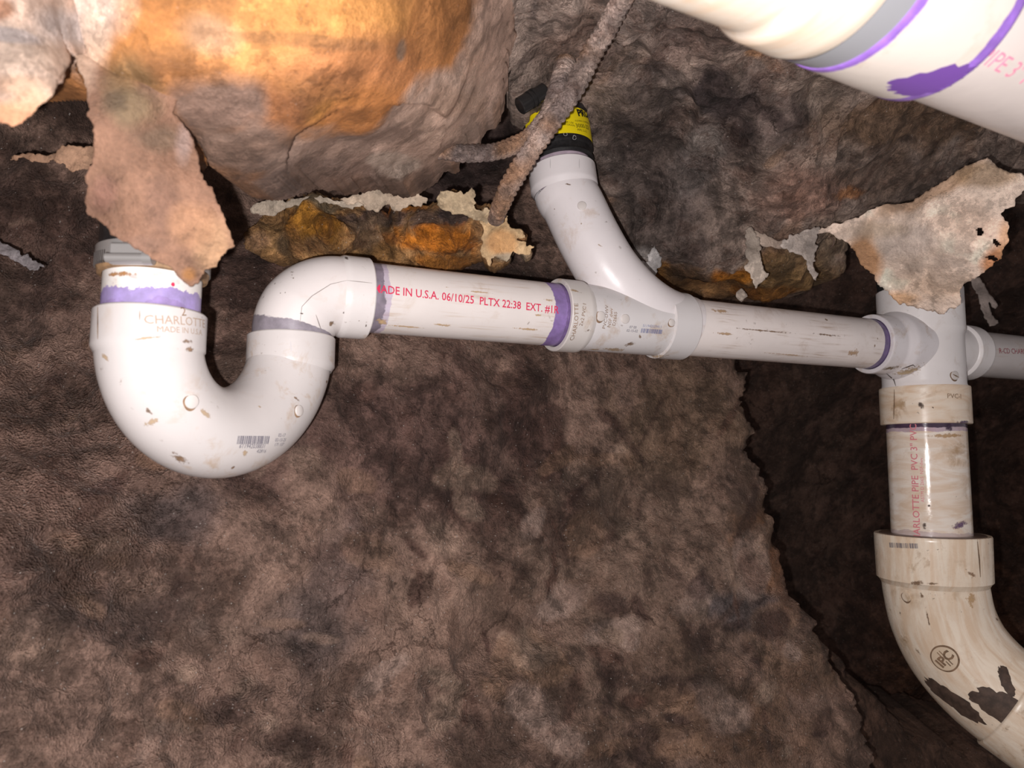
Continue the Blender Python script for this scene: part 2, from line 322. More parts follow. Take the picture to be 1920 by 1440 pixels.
# the near overhang, upper left
sheet('ceiling_near', [(-700, -600), (955, -600), (962, -60), (962, 40), (950, 90), (942, 150), (905, 205), (872, 250), (846, 290), (800, 312), (770, 330), (700, 322), (640, 332), (560, 318), (480, 322), (420, 316), (385, 296), (368, 268), (352, 236), (318, 222), (300, 262), (200, 262), (165, 180), (118, 78), (60, 100), (-700, 200)],
      [(-700, -600, .30), (400, -600, .30), (955, -600, .34), (-700, 200, .42), (0, 60, .385), (200, 100, .385), (400, 0, .385), (700, 0, .41), (950, 0, .57), (300, 150, .395), (500, 150, .41), (700, 130, .435), (850, 60, .50), (860, 200, .59), (750, 260, .55), (340, 220, .425), (400, 290, .46), (600, 310, .53), (700, 320, .60), (800, 300, .64), (550, 240, .45), (930, 150, .64)],
      ORANGE, (160, 108, 66), [
       (520, 40, 330, 80, (196, 136, 82), .85), (620, 20, 190, 70, (212, 148, 84), .8), (260, 20, 90, 90, (192, 128, 72), .8), (400, 60, 60, 40, (190, 160, 135), .5), (500, 200, 200, 40, (132, 84, 54), .7), (690, 130, 150, 70, (196, 130, 84), .7), (560, 75, 200, 14, (130, 92, 62), .5, 1.5, 5),
       (400, 190, 90, 60, (112, 92, 82), .9, 1.2), (450, 270, 130, 50, (118, 96, 84), .95, 1.2), (620, 205, 60, 30, (170, 120, 60), .8), (650, 215, 40, 16, (80, 66, 60), .8, 1.6), (760, 100, 12, 26, (120, 104, 90), .8, 2),
       (690, 200, 110, 50, (178, 116, 66), .85), (820, 60, 50, 90, (196, 132, 80), .85), (912, 100, 52, 170, (192, 160, 142), .95, 1.8, 18), (810, 225, 150, 66, (182, 154, 138), .95, 1.6, -38), (700, 290, 200, 36, (158, 132, 118), .95, 1.5), (600, 320, 200, 18, (116, 96, 86), .9), (935, 60, 44, 130, (182, 152, 136), .97, 1.6), (735, 305, 40, 14, (172, 152, 138), .9, 2), (850, 190, 40, 30, (172, 140, 120), .6),
       (250, 160, 50, 60, (128, 104, 72), .7), (140, 20, 90, 70, (200, 180, 168), .9), (180, 70, 30, 60, (196, 170, 150), .7)],
      step=4.5, jamp=5, jit=4, amp=.0055, freq=13, ridge=.35, seed=31, back=.05, curl=.012).__setitem__('kind', 'structure')
bpy.data.objects['ceiling_near'].name = 'trim_2'
# the rest of the tunnel round the camera
def slab(name, axis, off, a0, a1, b0, b1, seed):
    n = 90; A, B = np.meshgrid(np.linspace(a0, a1, n), np.linspace(b0, b1, n)); p = np.zeros((n, n, 3))
    o_ = [k for k in range(3) if k != axis]; p[..., o_[0]] = A; p[..., o_[1]] = B; p[..., axis] = off
    p[..., axis] += .035*fbm(p*4, 5, seed)
    i = np.arange(n*n).reshape(n, n); q = np.stack([i[:-1, :-1].ravel(), i[:-1, 1:].ravel(), i[1:, 1:].ravel(), i[1:, :-1].ravel()], -1)
    V = p.reshape(-1, 3); C = np.tile((*lin((104, 84, 74)), 1), (n*n, 1))
    return tag(mkmesh(name, V, q, SOIL, attrs={'Col': ('FLOAT_COLOR', C), 'wet': ('FLOAT', np.zeros(n*n))}, raw=True), kind='structure')
slab('floor', 2, .05, -1.4, 2.2, -1.2, 2.2, 5)
slab('wall_left', 0, -1.0, -1.2, 1.2, 0, 1.5, 6)
slab('ceiling_top', 2, 1.55, -1.4, 2.2, -1.2, 2.2, 7).name = 'ceiling'

# ================================================================ PIPES
def frame(d, hint=Vector((0, -1, 0))):
    d = d.normalized(); x = (hint-d*hint.dot(d))
    if x.length < 1e-3: x = Vector((1, 0, 0))-d*d.x
    x.normalize(); return x, d.cross(x)
def sweep(pts, rads, nseg=72, cap=False):
    """tube along a smooth path; rads per point. returns V, F, suv"""
    n = len(pts); V = []; S = []; s = 0; fx = None
    for i, p in enumerate(pts):
        d = (pts[min(i+1, n-1)]-pts[max(i-1, 0)]).normalized()
        if i: s += (pts[i]-pts[i-1]).length
        if fx is None: fx, fy = frame(d)
        else:
            fx = (fx-d*fx.dot(d)).normalized(); fy = d.cross(fx)
        for k in range(nseg):
            a = 2*math.pi*k/nseg-math.pi; V.append(p+(fx*math.cos(a)+fy*math.sin(a))*rads[i]); S.append((s, rads[i]*a, 0))
    Fc = []
    for i in range(n-1):
        for k in range(nseg):
            k2 = (k+1) % nseg; Fc.append((i*nseg+k, i*nseg+k2, (i+1)*nseg+k2, (i+1)*nseg+k))
    return V, Fc, S
def lathe(p0, d, prof, nseg=96):
    d = d.normalized(); fx, fy = frame(d); V = []; S = []
    for s, r in prof:
        for k in range(nseg):
            a = 2*math.pi*k/nseg-math.pi; V.append(p0+d*s+(fx*math.cos(a)+fy*math.sin(a))*r); S.append((s, r*a, 0))
    Fc = []
    for i in range(len(prof)-1):
        for k in range(nseg):
            k2 = (k+1) % nseg; Fc.append((i*nseg+k, i*nseg+k2, (i+1)*nseg+k2, (i+1)*nseg+k))
    return V, Fc, S
def prof_dense(prof, step=.0015):
    out = [prof[0]]
    for (s0, r0), (s1, r1) in zip(prof, prof[1:]):
        L = math.hypot(s1-s0, r1-r0); n = max(1, int(L/step))
        for k in range(1, n+1): out.append((s0+(s1-s0)*k/n, r0+(r1-r0)*k/n))
    return out
SURF = {}
def part(name, geo, mat, parent, key=None, origin=None):
    V, Fc, S = geo
    o = mkmesh(name, V, Fc, mat, True, parent, parent.location if parent is not None else (origin or V[0]), {'suv': ('FLOAT_VECTOR', S)})
    # crisp rims
    try: o.data.set_sharp_from_angle(angle=math.radians(38))
    except Exception: pass
    if key: SURF.setdefault(key, []).append((V, Fc))
    return o
def merge(*g):
    V = []; Fc = []; S = []
    for v, f, s in g:
        n = len(V); V += list(v); S += list(s); Fc += [tuple(i+n for i in q) for q in f]
    return V, Fc, S

def mat_pvc(name, base=(228, 222, 220), bands=(), dirt=.5, stain=(176, 142, 104), streak=0.0, rough=.28, spots=.5, seed=0.0, cloud=0.0, swirl=0):
    """bands: (s0, s1, colour, ragged amplitude m, strength) with s = distance along the pipe"""
    m, t, b = nt(name); at = N(t, 'ShaderNodeAttribute', attribute_name='suv').outputs['Vector']
    mp = N(t, 'ShaderNodeMapping'); mp.inputs['Location'].default_value = (seed, seed*.7, seed*1.3); g = N(t, 'ShaderNodeNewGeometry').outputs['Position']; t.links.new(g, mp.inputs[0]); v = mp.outputs[0]
    c = lin(base); out = c
    n0 = noise(t, v, 9, 4, .6); r0 = ramp(t, n0.outputs[0], [(.3, .93), (.7, 1.05)])
    out = mix(t, 1.0, c, r0.outputs[0], 'MULTIPLY')
    if streak:
        m2 = N(t, 'ShaderNodeMapping'); m2.inputs['Scale'].default_value = (12, 260, 1); m2.inputs['Location'].default_value = (seed*3, seed, 0); t.links.new(at, m2.inputs[0])
        ns = noise(t, m2.outputs[0], 1.0, 6, .65, .3); rs = ramp(t, ns.outputs[0], [(.52, 0.0), (.70, 1.0)])
        nb = noise(t, v, 26, 3, .5); rb = ramp(t, nb.outputs[0], [(.42, 0.0), (.62, 1.0)])
        out = mix(t, mth(t, 'MULTIPLY', mth(t, 'MULTIPLY', rs.outputs[0], rb.outputs[0]), streak), out, lin(stain))
    if cloud:
        m2 = N(t, 'ShaderNodeMapping'); m2.inputs['Scale'].default_value = (60, 14, 1) if swirl == 0 else (10, 60, 1); m2.inputs['Location'].default_value = (seed, seed*2, 0); t.links.new(at, m2.inputs[0])
        nc = noise(t, m2.outputs[0], 1.0, 7, .62, 1.5); rc = ramp(t, nc.outputs[0], [(.40, 0.0), (.62, 1.0)])
        out = mix(t, mth(t, 'MULTIPLY', rc.outputs[0], cloud), out, lin((220, 186, 152)))
    # mud smears and specks
    nd = noise(t, v, 38, 8, .68, .4); rd = ramp(t, nd.outputs[0], [(.535, 0.0), (.66, 1.0)])
    nm = noise(t, v, 16, 2, .5); rm = ramp(t, nm.outputs[0], [(.44, 0.0), (.60, 1.0)])
    out = mix(t, mth(t, 'MULTIPLY', mth(t, 'MULTIPLY', rd.outputs[0], rm.outputs[0]), dirt), out, lin(stain))
    n5 = noise(t, v, 150, 4, .6); r5 = ramp(t, n5.outputs[0], [(.66, 0.0), (.71, 1.0)])
    n6 = noise(t, v, 22, 2, .5); r6 = ramp(t, n6.outputs[0], [(.5, 0.0), (.6, 1.0)])
    out = mix(t, mth(t, 'MULTIPLY', mth(t, 'MULTIPLY', r5.outputs[0], r6.outputs[0]), spots), out, lin((104, 80, 62)))
    sx = N(t, 'ShaderNodeSeparateXYZ'); t.links.new(at, sx.inputs[0])
    for s0, s1, col, amp, st in bands:
        nn = noise(t, v, 34, 7, .68); w_ = mth(t, 'MULTIPLY', mth(t, 'SUBTRACT', nn.outputs[0], .5), amp*4)
        ss = mth(t, 'ADD', sx.outputs[0], w_)
        a = mth(t, 'MULTIPLY', mth(t, 'SUBTRACT', ss, s0), 1500, clamp=True) if s0 > 0 else 1.0
        bb = mth(t, 'MULTIPLY', mth(t, 'SUBTRACT', s1, ss), 1500, clamp=True)
        nv = noise(t, v, 90, 4, .6); rv = ramp(t, nv.outputs[0], [(.3, .65), (.7, 1.25)])
        cc = mix(t, 1.0, lin(col), rv.outputs[0], 'MULTIPLY')
        out = mix(t, mth(t, 'MULTIPLY', mth(t, 'MULTIPLY', a, bb), st), out, cc)
    t.links.new(out, b.inputs['Base Color'])
    b.inputs['Specular IOR Level'].default_value = .42
    rr = ramp(t, nd.outputs[0], [(.45, rough), (.7, rough+.25)]); t.links.new(rr.outputs[0], b.inputs['Roughness'])
    t.links.new(bump(t, nd.outputs[0], .0004, .5), b.inputs['Normal'])
    return m
def flat(name, c, rough=.5, metal=0, spec=.5, nz=0):
    m, t, b = nt(name)
    if nz:
        g = N(t, 'ShaderNodeNewGeometry').outputs['Position']; n = noise(t, g, nz, 5, .6); r = ramp(t, n.outputs[0], [(.35, .6), (.65, 1.3)])
        t.links.new(mix(t, 1.0, lin(c), r.outputs[0], 'MULTIPLY'), b.inputs['Base Color'])
        t.links.new(bump(t, n.outputs[0], .0005), b.inputs['Normal'])
    else: b.inputs['Base Color'].default_value = (*lin(c), 1)
    b.inputs['Roughness'].default_value = rough; b.inputs['Metallic'].default_value = metal; b.inputs['Specular IOR Level'].default_value = spec
    return m
PUR = (140, 110, 186); PURD = (92, 70, 120); GRYP = (122, 112, 128)
RED = flat('red_ink', (212, 50, 88)); REDF = flat('faded_red_ink', (222, 130, 140)); INK = flat('black_ink', (96, 92, 108)); DIRT = flat('packed_dirt', (136, 108, 84), .8, nz=120); RUB = flat('black_rubber', (34, 33, 34), .42, nz=200)
STEEL = flat('steel', (176, 172, 170), .28, .5); YEL = flat('yellow_label', (238, 214, 20), .4); BLK = flat('black_print', (20, 18, 16)); PRIMER = flat('purple_primer', (80, 58, 108), .35, nz=160); GREYP = flat('grey_primer', (126, 118, 132), .4, nz=160)
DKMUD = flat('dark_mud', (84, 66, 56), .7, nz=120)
WHITE_EMB = flat('white_plastic', (212, 204, 200), .3)

# ---- decals that lie on a surface, projected along its own normal
def bvh(key):
    V = []; Fc = []
    for v, f in SURF[key]:
        n = len(V); V += [Vector(x) for x in v]; Fc += [tuple(i+n for i in q) for q in f]
    return BVHTree.FromPolygons(V, Fc)
_B = {}
def getb(key):
    if key not in _B: _B[key] = bvh(key)
    return _B[key]
EYE = Vector((0, 0, CAMH))
def hit(key, px, py):
    d = (P(px, py, 1)-EYE).normalized(); loc, nrm, i, dist = getb(key).ray_cast(EYE, d)
    if loc is None: return None, None
    if nrm.dot(d) > 0: nrm = -nrm
    return loc, nrm
def fr(key, px, py, ang):
    loc, n = hit(key, px, py)
    if loc is None: return None
    a = math.radians(ang); i_ = Vector((math.cos(a), 0, math.sin(a))); x = n.cross((loc-EYE).cross(i_))
    if x.dot(i_) < 0: x = -x
    x.normalize(); return loc, x, n.cross(x), n
def proj(key, fm, u, v, off):
    loc, x, y, n = fm; q = loc+x*u+y*v+n*.012
    h, nn, i, d = getb(key).ray_cast(q, -n, .05)
    if h is None: return None
    if nn.dot(n) < 0: nn = -nn
    return h+nn*off
_dg = None
def decal_mesh(name, key, fm, verts, faces, off, mat, parent):
    out = []; ok = []
    for (u, v) in verts:
        q = proj(key, fm, u, v, off); ok.append(q is not None); out.append(q if q is not None else fm[0])
    fs = [f for f in faces if all(ok[i] for i in f)]
    if not fs: return None
    return mkmesh(name, out, fs, mat, False, parent, parent.location)
def decal_text(name, s, key, px, py, ang, size, mat, parent, off=.00025, xs=1.0, align='CENTER', bold=0.0):
    fm = fr(key, px, py, ang)
    if fm is None: return
    cu = bpy.data.curves.new('t', 'FONT'); cu.body = s; cu.size = size; cu.align_x = align; cu.align_y = 'CENTER'; cu.resolution_u = 2; cu.offset = bold*size
    to = bpy.data.objects.new('t', cu); COL.objects.link(to); bpy.context.view_layer.update()
    me = to.evaluated_get(bpy.context.evaluated_depsgraph_get()).to_mesh()
    vs = [(v.co.x*xs, v.co.y) for v in me.vertices]; fs = [tuple(p.vertices) for p in me.polygons]
    bpy.data.objects.remove(to); bpy.data.curves.remove(cu)
    return decal_mesh(name, key, fm, vs, fs, off, mat, parent)
def decal_bars(name, key, px, py, ang, L, H, mat, parent, seed=1, n=34):
    fm = fr(key, px, py, ang)
    if fm is None: return
    rnd = random.Random(seed); vs = []; fs = []; x = -L/2; un = L/(n*2.3)
    while x < L/2:
        w_ = un*rnd.choice((1, 1, 2, 2.6))
        b0 = len(vs)
        for j in range(5):
            yy = -H/2+H*j/4; vs += [(x, yy), (x+w_, yy)]
        for j in range(4): fs.append((b0+2*j, b0+2*j+1, b0+2*j+3, b0+2*j+2))
        x += w_+un*rnd.choice((1, 1, 1.5, 2.2))
    return decal_mesh(name, key, fm, vs, fs, .00025, mat, parent)
_SM = {}
def smear_mat(mat):
    """the same dirt with ragged see-through edges"""
    if mat.name in _SM: return _SM[mat.name]
    m = mat.copy(); m.name = mat.name+'_smear'; t = m.node_tree; b = t.nodes['Principled BSDF']
    g = N(t, 'ShaderNodeNewGeometry').outputs['Position']; n1 = noise(t, g, 260, 7, .72)
    f = N(t, 'ShaderNodeAttribute', attribute_name='fall').outputs['Fac']
    a_ = mth(t, 'ADD', mth(t, 'MULTIPLY', f, .75), mth(t, 'MULTIPLY', mth(t, 'SUBTRACT', n1.outputs[0], .5), 1.9))
    r = ramp(t, a_, [(.22, 0.0), (.42, .55), (.75, .9)]); t.links.new(r.outputs[0], b.inputs['Alpha']); _SM[mat.name] = m; return m
def decal_blob(name, key, px, py, rx, ry, ang, mat, parent, off=.0003, rag=.25, seed=1, n=48, rings=6):
    fm = fr(key, px, py, ang)
    if fm is None: return
    soft = name in ('mud_smear', 'primer_smear', 'mud_spot')
    if soft: rag = .1; rx *= 1.5; ry = max(ry*1.6, .0008); mat = smear_mat(mat)
    rnd = random.Random(seed); ph = [rnd.uniform(0, 6.28) for _ in range(6)]; vs = [(0, 0)]; fs = []; fa = [1.0]
    for r in range(1, rings+1):
        for k in range(n):
            a = 2*math.pi*k/n; q = 1+rag*sum(math.sin(a*(1+j)+ph[j])/(1.6+j) for j in range(6))*.6
            if rag > .3: q += .06*math.sin(a*11+ph[0])+.05*math.sin(a*17+ph[1])
            vs.append((rx*q*r/rings*math.cos(a), ry*q*r/rings*math.sin(a))); fa.append(1-r/rings)
    for k in range(n): fs.append((0, 1+k, 1+(k+1) % n))
    for r in range(rings-1):
        for k in range(n):
            a = 1+r*n+k; b_ = 1+r*n+(k+1) % n; fs.append((a, b_, b_+n, a+n))
    o = decal_mesh(name, key, fm, vs, fs, off, mat, parent)
    if o and soft:
        at_ = o.data.attributes.new('fall', 'FLOAT', 'POINT'); at_.data.foreach_set('value', fa)
    return o
def knob(name, key, px, py, r, mat, parent, h=.0012, dirt=True, seed=0):
    """small raised moulding pin with a crescent of dirt beside it"""
    fm = fr(key, px, py, 0)
    if fm is None: return
    if dirt:
        loc, x, y, n = fm; f2 = (loc-x*r*.13-y*r*.16, x, y, n); vs = [(0, 0)]; fs = []
        for k in range(40):
            a = 2*math.pi*k/40; q = 1.12+.08*math.sin(3*a+seed); vs.append((r*q*math.cos(a), r*q*math.sin(a)))
        fs = [(0, 1+k, 1+(k+1) % 40) for k in range(40)]
        decal_mesh('dirt_ring', key, f2, vs, fs, .0003, DIRT, parent)
    loc, x, y, n = fm; V = []; Fc = []; R = [(1.0, -.001), (1.0, h*.8), (.9, h), (.0, h)]
    m = 36
    for q, z in R:
        for k in range(m):
            a = 2*math.pi*k/m; V.append(loc+(x*math.cos(a)+y*math.sin(a))*r*q+n*z)
    for i in range(3):
        for k in range(m): Fc.append((i*m+k, i*m+(k+1) % m, (i+1)*m+(k+1) % m, (i+1)*m+k))
    return mkmesh(name, V, Fc, mat, True, parent, parent.location)
def decal_line(name, key, pts, wpx, mat, parent, off=.0003):
    V = []; Fc = []
    pp = []
    for a, b_ in zip(pts, pts[1:]):
        n = max(2, int(math.hypot(b_[0]-a[0], b_[1]-a[1])/5))
        pp += [(a[0]+(b_[0]-a[0])*k/n, a[1]+(b_[1]-a[1])*k/n) for k in range(n)]
    pp.append(pts[-1]); prev = None
    for i, (x, y) in enumerate(pp):
        x2, y2 = pp[min(i+1, len(pp)-1)]; x1, y1 = pp[max(i-1, 0)]; L = math.hypot(x2-x1, y2-y1) or 1
        nx, ny = -(y2-y1)/L*wpx/2, (x2-x1)/L*wpx/2; k = .35+.65*math.sin(math.pi*min(1, max(0, i/(len(pp)-1))))
        a, na = hit(key, x+nx*k, y+ny*k); b_, nb = hit(key, x-nx*k, y-ny*k)
        if a is None or b_ is None: prev = None; continue
        V += [a+na*off, b_+nb*off]; j = len(V)-2
        if prev is not None: Fc.append((prev, prev+1, j+1, j))
        prev = j
    if Fc: return mkmesh(name, V, Fc, mat, False, parent, parent.location)

R2, RB, RH = .0302, .0326, .0350        # 2 inch pipe, fitting body, hub
def AX(px):
    z = 1/(1.55-.000484*(px-700)); X = (px-960)/F*z; return Vector((X, z, CAMH+.0742-(X+.120)*.0459))
D = (AX(1630)-AX(700)).normalized()
UP = Vector((0, math.sin(PITCH), math.cos(PITCH)))   # true vertical in the lens frame
def hubprof(L, rb, rh, rin, depth=.016, sh=.004):
    """from the body (s=0) outwards to the face (s=L)"""
    return prof_dense([(0, rb), (.0002, rb), (sh, rh), (L-.001, rh), (L, rh-.0008), (L, rin+.0006), (L-.0008, rin), (L-depth, rin), (L-depth, rin-.004)], .003)

# ---- P-trap
LTD = flat('light_dirt', (176, 152, 134), .7)
LX, LZ = (276-960)/F*.49, .49; RX, RZ = (544-960)/F*.61, .61
pL = Vector((LX, LZ, CAMH)); pR = Vector((RX, RZ, CAMH)); mid = (pL+pR)/2; half = (pR-pL)/2; rr_ = half.length
PVC = mat_pvc('pvc_trap', base=(208, 201, 199), dirt=.55, seed=.3, spots=.5)
trap = thing('p_trap', 'white plastic U-shaped P-trap with raised pins and barcode, below the torn brown flap', 'pipe trap', (mid.x, mid.y, CAMH-.07))
pts = []; hc = .031
pts.append(pL+UP*(.0235))
for k in range(61):
    a = math.pi*k/60; pts.append(mid-half*math.cos(a)+UP*(hc-math.sin(a)*rr_) if k not in (0, 60) else (pL if k == 0 else pR)+UP*hc)
pts = [q for q in pts if True][1:]
part('body', sweep(pts, [RB+.0004]*len(pts), 96), PVC, trap, 'trap')
part('hub', lathe(pL+UP*.0185, UP, hubprof(.0285, RB, RH-.0003, R2+.0004)), PVC, trap, 'trap')
part('hub', lathe(pR+UP*.0105, UP, hubprof(.0285, RB, RH, RB-.0010+.0005)), PVC, trap, 'trap')
knob('raised_pin', 'trap', 359, 753, .0046, WHITE_EMB, trap); knob('raised_pin', 'trap', 560, 770, .0042, WHITE_EMB, trap, seed=2)
decal_text('moulded_lettering', 'CHARLOTTE', 'trap', 340, 602, -4, .0078, LTD, trap, xs=.95)
decal_text('moulded_lettering', 'MADE IN U.S.A.', 'trap', 346, 620, -5, .0052, LTD, trap, xs=.95)
decal_text('moulded_lettering', '2', 'trap', 344, 585, 0, .0080, DIRT, trap)
decal_bars('barcode', 'trap', 475, 825, 0, .0290, .0058, INK, trap, 2)
decal_text('printed_numbers', '611942038831', 'trap', 474, 837, 0, .0044, INK, trap, xs=.95)
decal_text('printed_numbers', '02-17\n02-13-25\n171 137', 'trap', 526, 825, 0, .0036, INK, trap)
decal_text('printed_numbers', '42816', 'trap', 490, 846, 0, .0040, INK, trap)
for i, (x, y, a, b_, g_) in enumerate([(283, 792, .0022, .0040, -60), (280, 772, .0012, .0022, 30), (385, 775, .0014, .0042, 60), (338, 860, .0060, .0028, -35), (458, 850, .0018, .0026, 20), (357, 655, .0016, .0034, 65), (198, 670, .0014, .0032, 75), (350, 640, .0040, .0014, 0), (486, 763, .0014, .0010, 0), (556, 748, .0010, .0024, 60), (470, 622, .0016, .001, 0), (612, 716, .0012, .0026, 80), (275, 634, .0080, .0008, 6), (437, 876, .0012, .0018, 0)]):
    decal_blob('mud_smear', 'trap', x, y, a, b_, g_, DIRT if i % 2 else flat('tan_stain', (190, 164, 134), .6), trap, seed=i+3, rag=.6)
decal_line('mould_seam', 'trap', [(262, 583), (262, 600)], 1.6, DIRT, trap); decal_line('mould_seam', 'trap', [(184, 575), (184, 636)], 2, DIRT, trap); decal_line('mould_seam', 'trap', [(545, 640), (546, 660)], 2, flat('grey_line', (196, 190, 192)), trap)
# ---- pipe stub above the trap
st = thing('pipe_stub', 'short white pipe stub with purple primer and tape, entering the trap from above', 'pipe', pL+UP*.032)
part('pipe', lathe(pL+UP*.032, UP, prof_dense([(0, R2-.003), (0, R2), (.062, R2), (.062, R2-.003)], .0012)),
     mat_pvc('pvc_stub', base=(228, 222, 218), bands=[(0, .026, (150, 128, 196), .009, .85), (0, .0165, (132, 106, 148), .008, .4)], dirt=.6, seed=1.7, spots=.3), st, 'stub')
decal_blob('tape', 'stub', 300, 520, .016, .0034, -6, flat('white_tape', (238, 226, 222), .5, nz=50), st, off=.0006, rag=.2, seed=5)
decal_blob('mud_smear', 'stub', 225, 514, .011, .0015, 2, flat('rust_smear', (172, 120, 66), .6), st, off=.0008, rag=.6, seed=8)
decal_blob('red_mark', 'stub', 323, 534, .0012, .0012, 0, RED, st, off=.0009)
# ---- rubber coupling over the stub
rc = thing('rubber_coupling', 'black rubber coupling with a steel band clamp, half hidden by the torn brown flap', 'coupling', pL+UP*.073)
part('sleeve', lathe(pL+UP*.073, UP, prof_dense([(0, R2), (0, .0335), (.003, .0345), (.006, .0335), (.046, .0335), (.05, .0345), (.053, .0335), (.053, R2)], .002)), RUB, rc, 'rc')
part('mud_ring', lathe(pL+UP*.0705, UP, prof_dense([(0, R2+.0004), (.0005, .0335), (.0045, .0345), (.006, .0336)], .001)), flat('mud_ring', (150, 118, 86), .7, nz=140), rc)
bandg = lathe(pL+UP*.0750, UP, prof_dense([(0, .0338), (0, .0352), (.0125, .0352), (.0125, .0338)], .002)); part('clamp_band', bandg, STEEL, rc, 'rc')
def boxm(c, x, y, z, sx, sy, sz):
    V = []
    for i in (-1, 1):
        for j in (-1, 1):
            for k in (-1, 1): V.append(c+x*(i*sx/2)+y*(j*sy/2)+z*(k*sz/2))
    return V, [(0, 1, 3, 2), (4, 6, 7, 5), (0, 4, 5, 1), (2, 3, 7, 6), (0, 2, 6, 4), (1, 5, 7, 3)]
def bev(o, w_=.0006):
    b_ = o.modifiers.new('b', 'BEVEL'); b_.width = w_; b_.segments = 2; return o
def clampdet(parent, base, h, r, a0, a1, n, screw_a, s=1):
    # slots round the band, then a screw housing and its screw
    V = []; Fc = []
    for k in range(n):
        a = math.radians(a0+(a1-a0)*k/n); rd = Vector((math.sin(a), -math.cos(a), 0)); tg = Vector((math.cos(a), math.sin(a), 0))
        v, f = boxm(base+UP*h+rd*r, tg, rd, UP, .0010*s, .0006, .0085*s); j = len(V); V += v; Fc += [tuple(i+j for i in q) for q in f]
    mkmesh('band_slots', V, Fc, flat('slot_dark', (70, 64, 62), .5), False, parent, parent.location)
    a = math.radians(screw_a); rd = Vector((math.sin(a), -math.cos(a), 0)); tg = Vector((math.cos(a), math.sin(a), 0))
    v, f = boxm(base+UP*h+rd*(r+.003*s), tg, rd, UP, .022*s, .0055*s, .0135*s); o = mkmesh('screw_housing', v, f, STEEL, False, parent, parent.location); bev(o, .001)
    g = lathe(base+UP*(h-.003*s)+rd*(r+.0065*s)+tg*(-.012*s), tg, [(0, 0), (0, .003*s), (.022*s, .003*s), (.0225*s, .0045*s), (.028*s, .0045*s), (.028*s, 0)], 24); part('screw', g, STEEL, parent)
clampdet(rc, pL+UP*.0810, 0, .0353, -60, -24, 10, 4)
# ---- elbow from trap to horizontal run
E0 = Vector((RX, RZ, CAMH)); axh = .0768
Dh = D
elb = thing('elbow_fitting', 'white plastic elbow with grey primer smears joining the trap to the printed pipe', 'pipe fitting', E0+UP*.03)
PE = mat_pvc('pvc_elbow', base=(228, 220, 218), bands=[(0, .0160, (140, 132, 142), .0022, .95)], dirt=.35, seed=2.4, spots=.8)
Re = .0372
pts = [E0+UP*.031, E0+UP*.035, E0+UP*(axh-Re)]
ctr = E0+UP*(axh-Re)+Dh*Re
for k in range(1, 33):
    a = math.pi/2*k/32; pts.append(ctr-Dh*Re*math.cos(a)+UP*Re*math.sin(a))
pe_end = pts[-1]
rad = [RB-.0012]*3+[RB-.0012+.0022*min(1, k/12) for k in range(1, 33)]
part('body', sweep(pts, rad, 96), PE, elb, 'elb')
facep = AX(688); hl = (facep-pe_end).length
# align the horizontal axis smoothly
hubd = (facep-pe_end).normalized()
part('hub', lathe(pe_end-hubd*.002, D, hubprof(hl+.002, RB+.0008, RH+.0002, R2+.0004)), mat_pvc('pvc_elbow_hub', base=(228, 221, 219), dirt=.5, seed=2.9, spots=.8), elb, 'elb')
GL = flat('hairline', (150, 140, 136), .5)
decal_line('mould_seam', 'elb', [(562, 608), (566, 575), (585, 555), (620, 533), (650, 526)], 1.5, GL, elb)
decal_line('mould_seam', 'elb', [(592, 590), (603, 622)], 1.8, GL, elb); decal_line('mould_seam', 'elb', [(650, 526), (698, 531)], 1.2, GL, elb)
for i, (x, y, a, b_, g_) in enumerate([(650, 484, .0042, .0011, -50), (622, 606, .0030, .0018, 10), (566, 588, .0006, .0012, 80), (535, 549, .0006, .0006, 0), (526, 550, .0005, .0005, 0), (644, 586, .0007, .0009, 0), (686, 610, .0008, .0016, 0), (516, 532, .0009, .0006, 40)]):
    decal_blob('mud_smear', 'elb', x, y, a, b_, g_, DKMUD if i not in (1,) else DIRT, elb, seed=i+30, rag=.6)
# ---- pipe runs along the sloping axis
def run(name, px0, px1, label, mat, key, ins0=.012, ins1=.012):
    a = AX(px0)-D*ins0; b_ = AX(px1)+D*ins1; L = (b_-a).length; o = thing(name, label, 'pipe', a)
    part('pipe', lathe(a, D, prof_dense([(0, R2-.003), (0, R2), (L, R2), (L, R2-.003)], .002)), mat, o, key); return o, a, L
LA = (AX(1040)-AX(688)).length+.024
pipeA, aA, LA_ = run('drain_pipe', 688, 1040, 'white horizontal pipe with red MADE IN U.S.A. print between elbow and wye',
    mat_pvc('pvc_pipe_a', base=(226, 217, 213), bands=[(0, .0245, (150, 128, 178), .003, .45), (0, .0200, (128, 118, 130), .0035, .95), (LA-.0290, LA+.01, (128, 100, 165), .0025, .92), (LA-.015, LA+.01, (92, 70, 110), .003, .6)], dirt=.35, streak=.6, seed=3.1), 'pA')
def ang_at(px): return math.degrees(math.atan2(-(26), 300))
